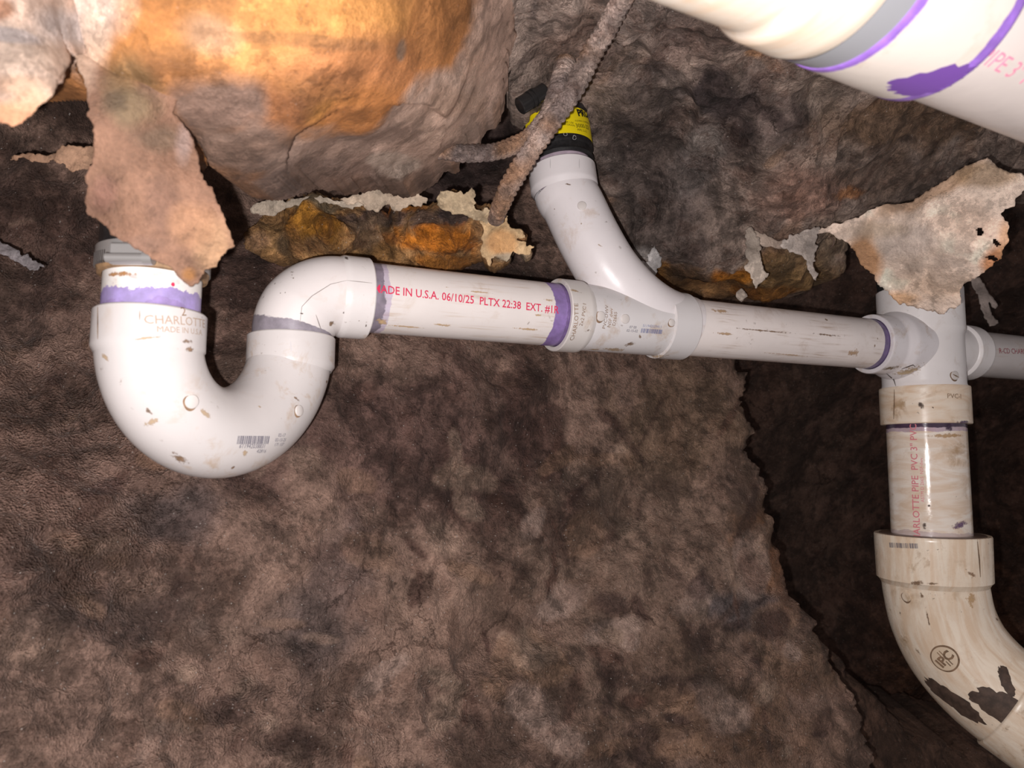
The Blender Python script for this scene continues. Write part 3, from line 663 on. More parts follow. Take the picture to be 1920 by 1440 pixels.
def textrun(s, x0, y0, x1, y1, size, key, parent, mat, xs=1):
    L_ = hit(key, x0, y0)[0]; M_ = hit(key, x1, y1)[0]; wid = (M_-L_).length
    cx, cy = None, None
    c = (L_+M_)/2; q = c-EYE; px_, py_ = 960+q.x/q.y*F, 720-(q.z/q.y)*F
    ang = math.degrees(math.atan2((M_-L_).z, math.hypot((M_-L_).x, 0)))
    # measure then scale to fit
    cu = bpy.data.curves.new('t', 'FONT'); cu.body = s; cu.size = size; to = bpy.data.objects.new('t', cu); COL.objects.link(to); bpy.context.view_layer.update()
    wd = to.dimensions.x; bpy.data.objects.remove(to)
    loc, n = hit(key, px_, py_); x = (M_-L_); x = (x-n*x.dot(n)).normalized(); fm = (loc, x, n.cross(x), n)
    cu = bpy.data.curves.new('t', 'FONT'); cu.body = s; cu.size = size; cu.align_x = 'CENTER'; cu.align_y = 'CENTER'; cu.resolution_u = 2; cu.offset = .012*size
    to = bpy.data.objects.new('t', cu); COL.objects.link(to); bpy.context.view_layer.update()
    me = to.evaluated_get(bpy.context.evaluated_depsgraph_get()).to_mesh(); k = wid/wd
    vs = [(v.co.x*k, v.co.y) for v in me.vertices]; fs = [tuple(p.vertices) for p in me.polygons]; bpy.data.objects.remove(to)
    return decal_mesh('printed_text', key, fm, vs, fs, .00025, mat, parent)
textrun('MADE IN U.S.A. 06/10/25  PLTX 22:38  EXT. #1R', 700, 541, 1047, 582, .0098, 'pA', pipeA, RED)
for i, (x, y, a, b_) in enumerate([(716, 603, .0050, .0030), (830, 609, .0080, .0010), (990, 617, .0120, .0010), (1030, 563, .0040, .0012), (838, 539, .0020, .0006), (900, 548, .0100, .0006), (760, 612, .016, .0008), (1010, 591, .003, .0008)]):
    decal_blob('mud_smear', 'pA', x, y, a, b_, -5, flat('tan_stain', (196, 164, 124), .6), pipeA, seed=i+60, rag=.6)
# ---- wye (combo) fitting
WY = mat_pvc('pvc_wye', base=(216, 211, 211), dirt=.5, seed=4.2, spots=.7)
WYB = mat_pvc('pvc_wye_branch', base=(228, 221, 222), dirt=.35, seed=5.2, spots=.6)
wye = thing('wye_fitting', 'white plastic sweeping wye fitting joining the vertical branch to the horizontal pipe', 'pipe fitting', AX(1170)-UP*.035)
h1 = AX(1040); s1 = AX(1080); s2 = AX(1230); h2 = AX(1277)
Lb = (s2-s1).length; part('body', lathe(s1, D, prof_dense([(-.002, RB), (Lb+.002, RB)], .003)), WY, wye, 'wye')
part('hub', lathe(s1+D*.004, -D, hubprof((s1-h1).length+.004, RB, RH+.0003, R2+.0004)), mat_pvc('pvc_wye_hub', base=(214, 207, 203), dirt=.8, seed=6.2, spots=1), wye, 'wye')
part('hub', lathe(s2-D*.001, D, hubprof((h2-s2).length+.001, RB, RH+.0003, R2+.0004, sh=.0012)), WY, wye, 'wye')
bz = .78
cp = [P(1285, 612, .790), P(1235, 594, .775), P(1186, 560, .762), P(1140, 508, .758), P(1103, 445, .762), P(1074, 385, .770), P(1059, 362, .774), P(1050, 322, .782)]
def catmull(c, n=10):
    out = []
    for i in range(len(c)-1):
        p0 = c[max(i-1, 0)]; p1 = c[i]; p2 = c[i+1]; p3 = c[min(i+2, len(c)-1)]
        for k in range(n):
            t = k/n; out.append(.5*((2*p1)+(-p0+p2)*t+(2*p0-5*p1+4*p2-p3)*t*t+(-p0+3*p1-3*p2+p3)*t**3))
    out.append(c[-1]); return out
bp = catmull(cp, 10); cut = [q for q in bp if True]
body_end = 60
part('branch', sweep(bp[:body_end+1], [RB-.0006]*(body_end+1), 96), WYB, wye, 'wye')
tdir = (P(1048, 304, .7845)-P(1054, 350, .779)).normalized(); b0 = bp[body_end]-tdir*.002; Lh = (bp[-1]-b0).dot(tdir)
part('branch_hub', lathe(b0, tdir, hubprof(Lh, RB-.0006, RH, R2+.0004, sh=.005)), WYB, wye, 'wye')
hub_top = b0+tdir*Lh
knob('raised_pin', 'wye', 1091, 386, .0045, WHITE_EMB, wye, dirt=False); knob('raised_pin', 'wye', 1126, 593, .0048, WHITE_EMB, wye, seed=1); knob('raised_pin', 'wye', 1172, 598, .0046, WHITE_EMB, wye, dirt=False); knob('raised_pin', 'wye', 1259, 605, .0036, WHITE_EMB, wye, seed=3)
decal_bars('barcode', 'wye', 1222, 621, -4, .0250, .0044, flat('blue_ink', (96, 104, 150)), wye, 5)
decal_text('printed_numbers', '511942029411', 'wye', 1223, 612, -4, .0038, flat('blue_ink2', (130, 136, 170)), wye); decal_text('printed_numbers', '07 00\n02-15-02', 'wye', 1186, 617, -4, .0036, INK, wye)
decal_text('moulded_lettering', 'CHARLOTTE', 'wye', 1080, 606, 82, .0062, DIRT, wye); decal_text('moulded_lettering', '2x2 PVC I', 'wye', 1094, 590, 80, .0052, DIRT, wye); decal_text('moulded_lettering', 'PVC-DWV\nNSF dwv\nD2665', 'wye', 1145, 596, 82, .0050, DIRT, wye)
for i, (x, y, a, b_, g_) in enumerate([(1150, 655, .012, .003, -5), (1180, 645, .006, .0022, 10), (1230, 668, .009, .0022, -5), (1060, 505, .0030, .0022, 30), (1124, 460, .0008, .0022, 60), (1066, 346, .0034, .0007, -8), (1090, 420, .0008, .001, 0), (1040, 392, .0006, .0006, 0), (1115, 655, .006, .002, 0), (1200, 630, .0012, .002, 30), (1075, 545, .008, .0012, -15)]):
    decal_blob('mud_smear', 'wye', x, y, a, b_, g_, DIRT if i % 2 else flat('tan_stain', (178, 152, 122), .6), wye, seed=i+80, rag=.7)
for x in (1032, 1086, 1110): decal_line('mould_seam', 'wye', [(x, 298), (x, 316)], 2, flat('grey_line', (200, 194, 194)), wye)
for x0, x1, y in ((1056, 1072, 533), (1044, 1058, 661)): decal_line('moulded_tick', 'wye', [(x0, y), (x1, y+1)], 2.2, WHITE_EMB, wye)
# ---- stub and black coupling over the branch
ns = thing('pipe_stub', 'short primer-stained pipe stub between the wye branch and the labelled black coupling', 'pipe', hub_top-tdir*.01)
part('pipe', lathe(hub_top-tdir*.01, tdir, prof_dense([(0, R2), (.04, R2)], .002)), mat_pvc('pvc_stub2', base=(190, 176, 182), bands=[(0, .05, (164, 146, 160), .003, .8)], seed=6, dirt=.4), ns)
c2 = hub_top+tdir*.0055
rc2 = thing('rubber_coupling', 'black rubber coupling with yellow PROF label behind the ribbed bar', 'coupling', c2)
part('sleeve', lathe(c2, tdir, prof_dense([(0, R2), (0, .0325), (.002, .0345), (.0035, .0335), (.006, .0330), (.0105, .0330), (.012, .0350), (.066, .0350), (.069, .0340), (.072, R2)], .002)), RUB, rc2, 'rc2')
for (x, y) in ((1077, 259), (1060, 252)): decal_text('moulded_mark', 'O', 'rc2', x, y, -10, .006, flat('scuff', (150, 148, 148)), rc2)
# yellow label: a curved patch of its own
def cyl_patch(key, base, d, r, a0, a1, s0, s1, off, mat, parent, name):
    fx, fy = frame(d); V = []; Fc = []; n = 30; m = 8
    for j in range(m+1):
        for k in range(n+1):
            a = math.radians(a0+(a1-a0)*k/n); V.append(base+d*(s0+(s1-s0)*j/m)+(fx*math.cos(a)+fy*math.sin(a))*(r+off))
    for j in range(m):
        for k in range(n): q = j*(n+1)+k; Fc.append((q, q+1, q+n+2, q+n+1))
    SURF.setdefault(key, []).append((V, Fc)); return mkmesh(name, V, Fc, mat, True, parent, parent.location)
lab = cyl_patch('lab', c2, tdir, .0350, -68, 84, .0165, .0470, .0004, YEL, rc2, 'yellow_label')
decal_text('label_print', 'PROF', 'lab', 1096, 214, -14, .0100, BLK, rc2, bold=.05, off=.0004, xs=1.0)
decal_text('label_print', '3000-22', 'lab', 1093, 237, -12, .0062, BLK, rc2, off=.0004)
decal_text('label_print', 'FLEXIBLE COUPLING', 'lab', 1093, 228, -12, .0024, BLK, rc2, off=.0004); decal_text('label_print', 'PIPE 2 x 2', 'lab', 1092, 245, -12, .0034, BLK, rc2, off=.0004)
decal_text('label_print', 'FOR USE\nON DRAIN', 'lab', 1066, 232, -8, .0028, BLK, rc2, off=.0004)
# worm screw housing seen left of it
wz = P(990, 190, .735); wd = (P(1012, 176, .700)-P(974, 200, .695)).normalized()
part('clamp_screw', lathe(P(974, 200, .695), wd, prof_dense([(0, 0), (0, .0072), (.001, .0082), (.010, .0082), (.0105, .0074), (.012, .0074), (.0122, .0086), (.0145, .0086), (.0147, .0074), (.0165, .0074), (.0167, .0086), (.019, .0086), (.0192, .0074), (.03, .0074)], .003), 36), flat('black_steel', (52, 50, 50), .25, .4), rc2)
# ---- middle pipe
pipeB, aB, LB = run('drain_pipe', 1277, 1630, 'white horizontal pipe with dark scratches between the wye and the tee',
    mat_pvc('pvc_pipe_b', base=(240, 230, 226), bands=[(0, .0155, (140, 122, 140), .0012, .9), ((AX(1630)-AX(1277)).length+.024-.0225, 9, (104, 84, 132), .0008, .95)], dirt=.35, streak=.85, seed=7.7, stain=(168, 138, 112)), 'pB')
for i, (x, y, a, b_) in enumerate([(1430, 620, .035, .0008), (1550, 628, .02, .0010), (1360, 626, .012, .0012), (1350, 583, .010, .0022), (1600, 662, .008, .004), (1549, 600, .0020, .0016), (1645, 635, .001, .001), (1640, 648, .001, .002), (1480, 665, .03, .0007)]):
    decal_blob('mud_smear', 'pB', x, y, a, b_, -5, DIRT if i in (0, 1, 5, 6, 7) else flat('tan_stain', (190, 158, 124), .6), pipeB, seed=i+160, rag=.7)
# ---- stack: sanitary tee
def SX(y): return P(1728+(y-650)*.052, y, .940-(y-650)*6.5e-5)
SD = (SX(650)-SX(1000)).normalized()
tee = thing('sanitary_tee', 'white plastic double tee with stained lower hub on the vertical stack', 'pipe fitting', SX(795))
TM = mat_pvc('pvc_tee', base=(240, 234, 233), dirt=.3, seed=8.1, spots=.4); TD = mat_pvc('pvc_tee_stained', base=(242, 226, 208), dirt=.9, seed=9.1, spots=1, cloud=.7)
T0 = SX(725); hN = lambda y: (SX(y)-T0).dot(SD)
R3 = .0445
part('body', lathe(T0, SD, prof_dense([(hN(735), .0480), (hN(728), .0480), (hN(722), .0470), (hN(632), .0470), (hN(624), .0492), (hN(547), .0492), (hN(546), .0485), (hN(546), R3+.001), (hN(575), R3+.0005)], .003), 128), TM, tee, 'tee')
part('hub', lathe(SX(727), -SD, prof_dense([(0, .047), (.0005, .0503), (.002, .0508), (-hN(795)+.0015-.003, .0508), (-hN(795)+.0015-.002, .0500), (-hN(795)-.0005, R3+.0006), (-hN(795)-.018, R3+.0004)], .003), 128), TD, tee, 'tee')
TX = AX(1725)
TX = Vector((SX(652).x, SX(652).y, SX(652).z))
hA = AX(1630); LT = (TX-hA).length; dA = (hA-TX).normalized()
part('branch_hub', lathe(TX, dA, prof_dense([(0, .042), (.048, .042), (.052, .0415), (.060, .0375), (.062, .0362), (LT-.001, .0362), (LT, .0355), (LT, R2+.0010), (LT-.001, R2+.0004), (LT-.016, R2+.0004)], .002), 128), mat_pvc('pvc_tee_branch', base=(232, 226, 228), dirt=.45, seed=8.5, spots=.7), tee, 'tee')
dB = (AX(1814)-TX).normalized(); LR = (AX(1814)-TX).length
part('branch_hub', lathe(TX, dB, prof_dense([(0, .034), (LR-.032, .0325), (LR-.0315, .0335), (LR-.029, .0362), (LR-.001, .0362), (LR, .0355), (LR, R2+.0006), (LR-.016, R2+.0004)], .002), 128), TM, tee, 'tee')
knob('raised_logo', 'tee', 1790, 704, .0054, WHITE_EMB, tee, dirt=True); 
decal_line('moulded_mark', 'tee', [(1785, 702), (1796, 708)], 2.4, DIRT, tee, off=.0016)
decal_blob('mud_smear', 'tee', 1704, 697, .014, .006, 18, flat('tan_mud', (190, 164, 126), .6, nz=80), tee, rag=.4, seed=4)
decal_blob('mud_smear', 'tee', 1668, 690, .012, .0032, 5, flat('olive_mud', (140, 116, 84), .6, nz=80), tee, rag=.6, seed=5)
decal_blob('mud_smear', 'tee', 1727, 760, .0026, .0040, 20, DKMUD, tee, rag=.5, seed=6); decal_line('crack', 'tee', [(1662, 700), (1676, 712), (1680, 724)], 2, DKMUD, tee); decal_line('crack', 'tee', [(1677, 730), (1677, 752), (1676, 786)], 2, DIRT, tee)
decal_blob('primer_smear', 'tee', 1806, 791, .010, .0016, 0, PRIMER, tee, rag=.6, seed=7); decal_text('moulded_lettering', 'PVC-I', 'tee', 1790, 743, -2, .008, DIRT, tee)
decal_line('crack', 'tee', [(1690, 692), (1712, 684), (1716, 688)], 2, DKMUD, tee)
# pipe and coupling above the tee, behind the pale sheet
up = thing('vertical_pipe', 'pale vertical pipe above the tee, behind the torn pale sheet', 'pipe', SX(560)); part('pipe', lathe(SX(566), SD, prof_dense([(0, R3), (.085, R3)], .004)), TM, up)
ring = thing('rubber_coupling', 'thick dark coupling ring on the stack just above the tee', 'coupling', SX(545)); part('sleeve', lathe(SX(544), SD, prof_dense([(0, R3), (0, .0475), (.014, .0480), (.015, R3)], .002)), RUB, ring)
# right stub leaving the tee
pipeC, aC, LC = run('drain_pipe', 1814, 2150, 'grey-white pipe with dark red print leaving the tee at the right edge', mat_pvc('pvc_pipe_c', base=(206, 198, 196), bands=[(0, .0155, (84, 56, 66), .001, .95)], streak=.5, seed=10, dirt=.5), 'pC', .012, 0)
decal_text('printed_text', 'R-CD CHARLOTTE PIPE', 'pC', 1873, 658, -2, .0098, flat('dark_red_ink', (150, 40, 60)), pipeC, align='LEFT')
# vertical 3 inch pipe
vp0 = SX(1012); VL = (SX(785)-vp0).dot(SD)
vp = thing('vertical_pipe', 'stained vertical pipe with faded red lettering between the tee and the large bottom elbow', 'pipe', vp0)
ltop = (SX(797)-vp0).dot(SD)
part('pipe', lathe(vp0, SD, prof_dense([(0, R3), (VL, R3)], .0015), 128), mat_pvc('pvc_stack', base=(248, 236, 224), bands=[(.002, .0125, (150, 118, 150), .003, .35), (ltop-.009, 9, (160, 130, 168), .002, .6), (ltop-.0045, 9, (64, 46, 70), .0016, .95)], dirt=.8, seed=11.3, spots=.9, cloud=.6, rough=.10), vp, 'vp')
decal_text('printed_text', 'CHARLOTTE PIPE  PVC 3" PVC1120', 'vp', 1716, 893, 92, .0108, REDF, vp, xs=1.02, bold=.01)
decal_text('printed_text', 'ASTM D 2665  NSF-dwv', 'vp', 1729, 900, 92, .0052, REDF, vp)
decal_blob('primer_smear', 'vp', 1779, 801, .004, .005, 0, flat('purple_drip', (70, 50, 74), .4), vp, rag=.7, seed=21)
decal_blob('mud_smear', 'vp', 1775, 817, .018, .0022, 0, flat('tan_stain', (196, 160, 116), .6), vp, rag=.4, seed=22); decal_blob('primer_smear', 'vp', 1800, 985, .010, .0035, 18, flat('purple_stain', (108, 74, 116), .4), vp, rag=.5, seed=23)
decal_blob('mud_spot', 'vp', 1734, 986, .0022, .0028, 0, DKMUD, vp, rag=.5, seed=24); decal_blob('mud_spot', 'vp', 1742, 948, .0014, .0018, 0, DKMUD, vp, rag=.5, seed=25)
# bushing + 4 inch elbow
H0 = SX(1003)
bs = thing('reducer_bushing', 'dark-edged reducer bushing ring inside the hub of the large bottom elbow', 'pipe fitting', SX(1010))
part('ring', lathe(SX(1014), SD, prof_dense([(0, .0580), (.0085, .0580), (.0090, .0572), (.0090, R3+.0008), (.004, R3+.0006)], .002), 128), mat_pvc('pvc_bushing', base=(120, 100, 92), dirt=.9, seed=12, spots=1), bs)
el4 = thing('sweep_elbow', 'large stained cream elbow at bottom right with round moulded logo', 'pipe fitting', SX(1090))
E4 = mat_pvc('pvc_large', base=(250, 234, 214), dirt=.9, seed=13.1, spots=1, cloud=.6, swirl=1, rough=.24)
pH = SX(1088); hl4 = (SX(1001)-pH).dot(SD)
part('hub', lathe(pH, SD, prof_dense([(-.004, .0580), (0, .0605), (.0025, .0630), (hl4-.0015, .0640), (hl4, .0632), (hl4, .0588), (hl4-.018, .0584)], .003), 128), E4, el4, 'el4')
ec = [SX(1080), P(1754, 1110, .911), P(1766, 1160, .907), P(1792, 1213, .898), P(1832, 1262, .884), P(1880, 1304, .868), P(1935, 1340, .852), P(2010, 1385, .83)]
ep = catmull(ec, 10); part('body', sweep(ep[:55], [.0580]*55, 112), E4, el4, 'el4')
dl = (ep[-1]-ep[-11]).normalized()
fs0 = ep[52]; d5 = (ep[56]-ep[50]).normalized()
nx = thing('elbow_fitting', 'cream stained hub of the next fitting at the bottom right edge', 'pipe fitting', fs0)
part('hub', lathe(fs0, d5, prof_dense([(-.001, .0590), (0, .0612), (.001, .0618), (.045, .0622), (.047, .059), (.2, .059)], .003), 128), E4, nx, 'nx')
knob('raised_pin', 'el4', 1700, 1119, .0056, E4, el4, dirt=True)
decal_blob('logo_ring', 'el4', 1771, 1235, .0150, .0150, 0, DIRT, el4, rag=.04, seed=1, off=.0004); decal_blob('logo_disc', 'el4', 1771, 1235, .0132, .0132, 0, flat('cream', (220, 198, 172), .4), el4, rag=.02, seed=2, off=.0007)
decal_text('logo_lettering', 'IPC', 'el4', 1772, 1236, 45, .014, DIRT, el4, off=.0009, bold=.04); decal_text('logo_lettering', '= =', 'el4', 1771, 1235, -45, .014, DIRT, el4, off=.0009)
decal_bars('barcode', 'el4', 1692, 1023, -2, .034, .0058, INK, el4, 9); decal_line('crack', 'el4', [(1832, 1012), (1836, 1050), (1838, 1082)], 2.5, DIRT, el4)
decal_blob('dark_patch', 'el4', 1783, 1313, .0330, .0120, -38, DKMUD, el4, rag=.35, seed=31, off=.0006)  # dark grey-brown patches low on the elbow, in the shared mud colour
decal_blob('dark_patch', 'el4', 1872, 1318, .0260, .0140, -25, DKMUD, el4, rag=.5, seed=35, off=.0006); decal_blob('dark_patch', 'el4', 1884, 1275, .006, .016, 12, DKMUD, el4, rag=.5, seed=36, off=.0006)
for i, (x, y, a, b_, g_) in enumerate([(1720, 1093, .007, .0022, 0), (1748, 1094, .005, .0012, 0), (1728, 1117, .002, .0026, 0), (1820, 1125, .005, .007, 0), (1869, 1161, .003, .0016, -30), (1740, 1160, .001, .010, 0), (1822, 1078, .005, .002, -30), (1722, 1222, .004, .0016, -50), (1882, 1140, .012, .001, -50)]):
    decal_blob('mud_smear', 'el4', x, y, a, b_, g_, DIRT if i != 3 else flat('tan_stain', (206, 172, 130)), el4, rag=.6, seed=i+200)

# ---- foreground pipe, upper right (out of focus)
fA = P(1490, -128, .33); fB = P(1985, 116, .43); fd = (fB-fA).normalized(); fL = (fB-fA).length
def fat(px):   # parameter along the axis whose centre falls at column px
    lo, hi = -.3, .4
    for _ in range(40):
        m_ = (lo+hi)/2; q = fA+fd*m_-EYE
        if 960+q.x/q.y*F < px: lo = m_
        else: hi = m_
    return lo
r1, r2 = fat(1556), fat(1748)
FH = mat_pvc('pvc_near_fitting', base=(228, 214, 198), seed=14, dirt=.3, spots=0, cloud=.5); FW = mat_pvc('pvc_near_pipe', base=(226, 214, 208), seed=15, dirt=.4, spots=.2)
nf = thing('elbow_fitting', 'large cream fitting with a grey lip, out of focus at the top right edge', 'pipe fitting', fA)
part('body', lathe(fA, fd, prof_dense([(-.16, .0450), (r1-.034, .0450), (r1-.028, .0482), (r1-.006, .0490), (r1, .0478)], .003), 96), FH, nf, 'nf')
part('lip', lathe(fA, fd, prof_dense([(r1-.0004, .0484), (r1+.016, .0478)], .003), 96), flat('grey_plastic', (150, 150, 154), .4), nf)
nc = thing('pipe_coupling', 'bright white coupling splashed with purple primer, out of focus at upper right', 'coupling', fA+fd*r1)
cs = r1+.0155
ncg = lathe(fA+fd*cs, fd, prof_dense([(0, .0440), (0, .0482), (.001, .0486), (r2-cs, .0492), (r2-cs+.0015, .0485), (r2-cs+.0015, .044)], .002), 96)
part('sleeve', ncg, mat_pvc('pvc_near_coupling', base=(228, 216, 206), seed=16.4, dirt=.3, spots=.2, bands=[(0, .0045, (150, 104, 205), .0015, .95), (r2-cs-.0060, 9, (150, 104, 205), .002, .95)]), nc, 'nc')
decal_blob('primer_splash', 'nc', 1732, 158, .0210, .0110, 10, flat('purple_splash', (118, 78, 160), .5), nc, rag=.5, seed=3, off=.0005)
fp = thing('drain_pipe', 'near white pipe with faint pink print crossing the top right corner', 'pipe', fA+fd*r2)
part('pipe', lathe(fA+fd*(r2-.01), fd, prof_dense([(0, .0445), (.3, .0445)], .004), 96), FW, fp, 'fp')
decal_text('printed_text', 'PIPE 3" PVC', 'fp', 1905, 135, -28, .012, flat('pink_ink', (236, 150, 176)), fp)

# ================================================================ RIBBED BARS
def ribbed(name, label, c, rads, mat, pitch=.0052, amp=.0019):
    path = catmull(c, 40); n = len(path); V = []; Fc = []; s = 0; fx = None; m = 40; S = []
    for i, p in enumerate(path):
        d = (path[min(i+1, n-1)]-path[max(i-1, 0)]).normalized()
        if i: s += (path[i]-path[i-1]).length
        if fx is None: fx, fy = frame(d)
        else: fx = (fx-d*fx.dot(d)).normalized(); fy = d.cross(fx)
        t = i/(n-1)*(len(rads)-1); k0 = min(int(t), len(rads)-2); r = rads[k0]+(rads[k0+1]-rads[k0])*(t-k0)
        for k in range(m):
            a = 2*math.pi*k/m; ph = s/pitch*2*math.pi+a*.6
            V.append(np.array(p+(fx*math.cos(a)+fy*math.sin(a))*(r+amp*(abs(math.sin(ph/2))**.7-.6))))
    V = np.array(V); cen = np.repeat(np.array([list(p) for p in path]), m, 0); dr = V-cen; dr /= np.linalg.norm(dr, axis=1)[:, None]
    nn = fbm(V*110, 4, 5); V = V+dr*(nn*.0004+fbm(V*30, 2, 9)*.0008)[:, None]
    for i in range(n-1):
        for k in range(m): Fc.append((i*m+k, i*m+(k+1) % m, (i+1)*m+(k+1) % m, (i+1)*m+k))
    base = np.array(lin((196, 172, 160))); alt = np.array(lin((150, 132, 126))); q = np.clip(.5+fbm(V*45, 3, 4)*.8, 0, 1)[:, None]; C = base*q+alt*(1-q)
    wm = np.clip(fbm(V*28, 2, 14)*2, 0, 1)[:, None]; C = C*(1-wm)+wm*np.array(lin((170, 132, 106)))
    o = mkmesh(name, V, Fc, mat, True, None, V.mean(0), {'Col': ('FLOAT_COLOR', np.concatenate([C, np.ones((len(C), 1))], 1)), 'wet': ('FLOAT', np.full(len(C), .35))})
    return tag(o, label, 'conduit')
ribbed('ribbed_conduit', 'mud-caked ribbed bar slanting across the labelled black coupling', [P(1185, -40, .55), P(1150, 30, .58), P(1108, 105, .60), P(1068, 180, .61), P(1015, 255, .62), P(972, 320, .63), P(945, 370, .64), P(928, 415, .66)], [.0085, .0082, .0080, .0082, .0085, .0082, .0070, .0066], CONC)
ribbed('ribbed_conduit', 'mud-caked ribbed bar curving left below the dark hole', [P(760, 270, .66), P(825, 283, .66), P(885, 288, .66), P(945, 280, .665), P(1000, 252, .67), P(1035, 212, .675), P(1052, 165, .68), P(1060, 120, .69), P(1066, 70, .73)], [.0070, .0078, .0078, .0080, .0095, .0105, .0100, .009], CONC, pitch=.005, amp=.0010)

# ================================================================ TORN SHEETS AND LEDGES
def torn(name, label, cat, *a, **k):
    o = sheet(name, *a, **k); return tag(o, label, cat, k.get('group'))
torn('torn_paper', 'brown torn paper flap hanging in front of the left pipe', 'torn paper',
     [(118, 84), (140, 0), (230, -40), (330, 0), (345, 150), (325, 215), (345, 240), (362, 262), (372, 300), (382, 332), (400, 362), (412, 385), (425, 420), (442, 462), (420, 478), (404, 500), (385, 505), (372, 532), (355, 536), (330, 512), (322, 500), (290, 488), (262, 470), (240, 455), (210, 440), (205, 425), (168, 405), (165, 395), (172, 350), (164, 330), (176, 310), (180, 250), (172, 205), (160, 150), (140, 105)],
     [(150, 0, .42), (330, 0, .42), (140, 90, .385), (160, 150, .384), (340, 100, .40), (340, 220, .415), (250, 200, .388), (180, 300, .395), (370, 300, .415), (280, 330, .40), (170, 400, .405), (300, 450, .405), (440, 460, .42), (370, 530, .41), (270, 90, .40)],
     PAPER, (128, 96, 78), [(260, 100, 80, 70, (160, 110, 64), .95), (160, 110, 30, 70, (176, 148, 128), .8), (225, 150, 40, 60, (128, 104, 72), .6), (250, 200, 60, 50, (122, 104, 80), .8), (215, 190, 26, 26, (86, 72, 60), .6), (290, 260, 60, 30, (108, 92, 76), .6), (345, 270, 20, 40, (150, 128, 120), .8), (300, 385, 30, 60, (104, 78, 66), .6), (400, 470, 40, 50, (166, 130, 100), .9), (200, 370, 30, 40, (144, 104, 90), .7), (360, 430, 40, 40, (148, 110, 84), .7), (270, 460, 50, 20, (120, 92, 78), .7), (355, 515, 16, 16, (150, 104, 62), .9)],
     step=3, jamp=2.2, jit=4, amp=.0022, freq=22, seed=41, thick=.0018, octv=4, curl=-.001)
torn('torn_paper', 'pale pinkish torn flap in the upper left corner', 'torn paper',
     [(-300, -100), (60, -60), (150, -20), (215, 20), (228, 52), (200, 80), (165, 96), (140, 108), (120, 84), (128, 108), (122, 150), (112, 158), (70, 205), (44, 230), (20, 238), (-60, 220), (-300, 240)],
     [(-300, -100, .30), (110, 0, .36), (200, 0, .40), (0, 100, .335), (100, 150, .345), (0, 230, .34), (-300, 240, .31), (200, 90, .41), (140, 90, .375), (225, 50, .42)],
     PAPER, (184, 158, 142), [(50, 100, 80, 60, (182, 160, 144), .8), (20, 220, 90, 30, (180, 126, 92), .85), (30, 160, 60, 20, (180, 140, 110), .5), (120, 50, 70, 40, (178, 172, 172), .6), (20, 70, 60, 14, (150, 140, 138), .8, 1.5, 12), (60, 190, 40, 20, (196, 160, 130), .6), (0, 20, 24, 20, (140, 96, 70), .8)],
     step=3.2, jamp=2.5, jit=4, amp=.0022, freq=20, seed=43, thick=.0016, octv=4)
# rust coloured ledge over the elbow
torn('rotten_ledge', 'rotten rust-orange form ledge above the elbow and printed pipe', 'rotted board',
     [(452, 462), (440, 440), (470, 420), (510, 398), (560, 378), (600, 372), (650, 380), (700, 386), (760, 388), (820, 384), (860, 372), (900, 378), (935, 400), (960, 428), (985, 455), (1000, 468), (985, 478), (960, 470), (950, 488), (925, 500), (905, 482), (880, 480), (862, 492), (840, 496), (800, 500), (740, 505), (690, 500), (640, 500), (580, 490), (520, 480), (480, 468)],
     [(440, 440, .70), (500, 400, .73), (700, 385, .76), (900, 380, .74), (1000, 468, .74), (450, 460, .70), (600, 440, .685), (800, 440, .70), (700, 500, .76), (560, 490, .74), (900, 490, .74), (930, 430, .71)],
     RUST, (172, 130, 86), [(700, 410, 90, 18, (90, 74, 70), .85, 1.6), (850, 415, 30, 14, (66, 56, 58), .9, 1.8), (800, 425, 26, 20, (70, 60, 62), .8, 1.6), (580, 420, 50, 30, (190, 128, 38), .8), (690, 440, 40, 30, (160, 130, 104), .7), (830, 450, 90, 24, (205, 120, 28), .85, 1.3), (640, 480, 60, 16, (130, 100, 60), .6), (830, 485, 60, 14, (200, 128, 50), .8), (930, 440, 40, 40, (176, 140, 100), .9), (960, 470, 40, 16, (160, 144, 124), .8), (510, 440, 50, 24, (168, 130, 86), .8), (760, 395, 40, 10, (200, 120, 40), .8), (480, 450, 30, 14, (176, 136, 104), .8), (600, 385, 50, 8, (170, 150, 120), .8), (530, 455, 16, 20, (84, 72, 60), .7), (730, 470, 30, 18, (190, 140, 84), .7)],
     step=2.6, jamp=6, jit=4, amp=.0105, freq=34, ridge=.5, octv=6, chip=.22, seed=51, back=.03, curl=.014, cwarp=60)
def rag(label, poly, z0, z1, col, seed, blobs=(), thick=.001, amp=.002, name='torn_paper', jamp=4, z2=None, cat='torn paper', freq=45):
    A = np.array(poly); xa, ya = A.min(0); xb, yb = A.max(0); z2 = z2 or z1
    return torn(name, label, cat, poly, [(xa, ya, z0), (xb, ya, z0), (xa, yb, z1), (xb, yb, z2), ((xa+xb)/2, (ya+yb)/2, (z0+z1)/2-.006)], PAPER, col, blobs, step=2.2, jamp=jamp, jit=4, amp=amp, freq=freq, seed=seed, thick=thick, octv=4)
rag('pale grey torn strip along the left top of the rust ledge', [(470, 398), (490, 378), (524, 364), (536, 380), (560, 372), (600, 366), (640, 376), (690, 378), (640, 388), (600, 382), (560, 386), (520, 402), (490, 404)], .715, .72, (186, 170, 152), 61)
rag('crumpled pale paper above the middle of the rust ledge', [(640, 372), (690, 350), (726, 338), (735, 352), (752, 346), (775, 362), (800, 372), (800, 384), (760, 392), (740, 398), (725, 384), (690, 392)], .70, .715, (184, 164, 144), 62, amp=.004)
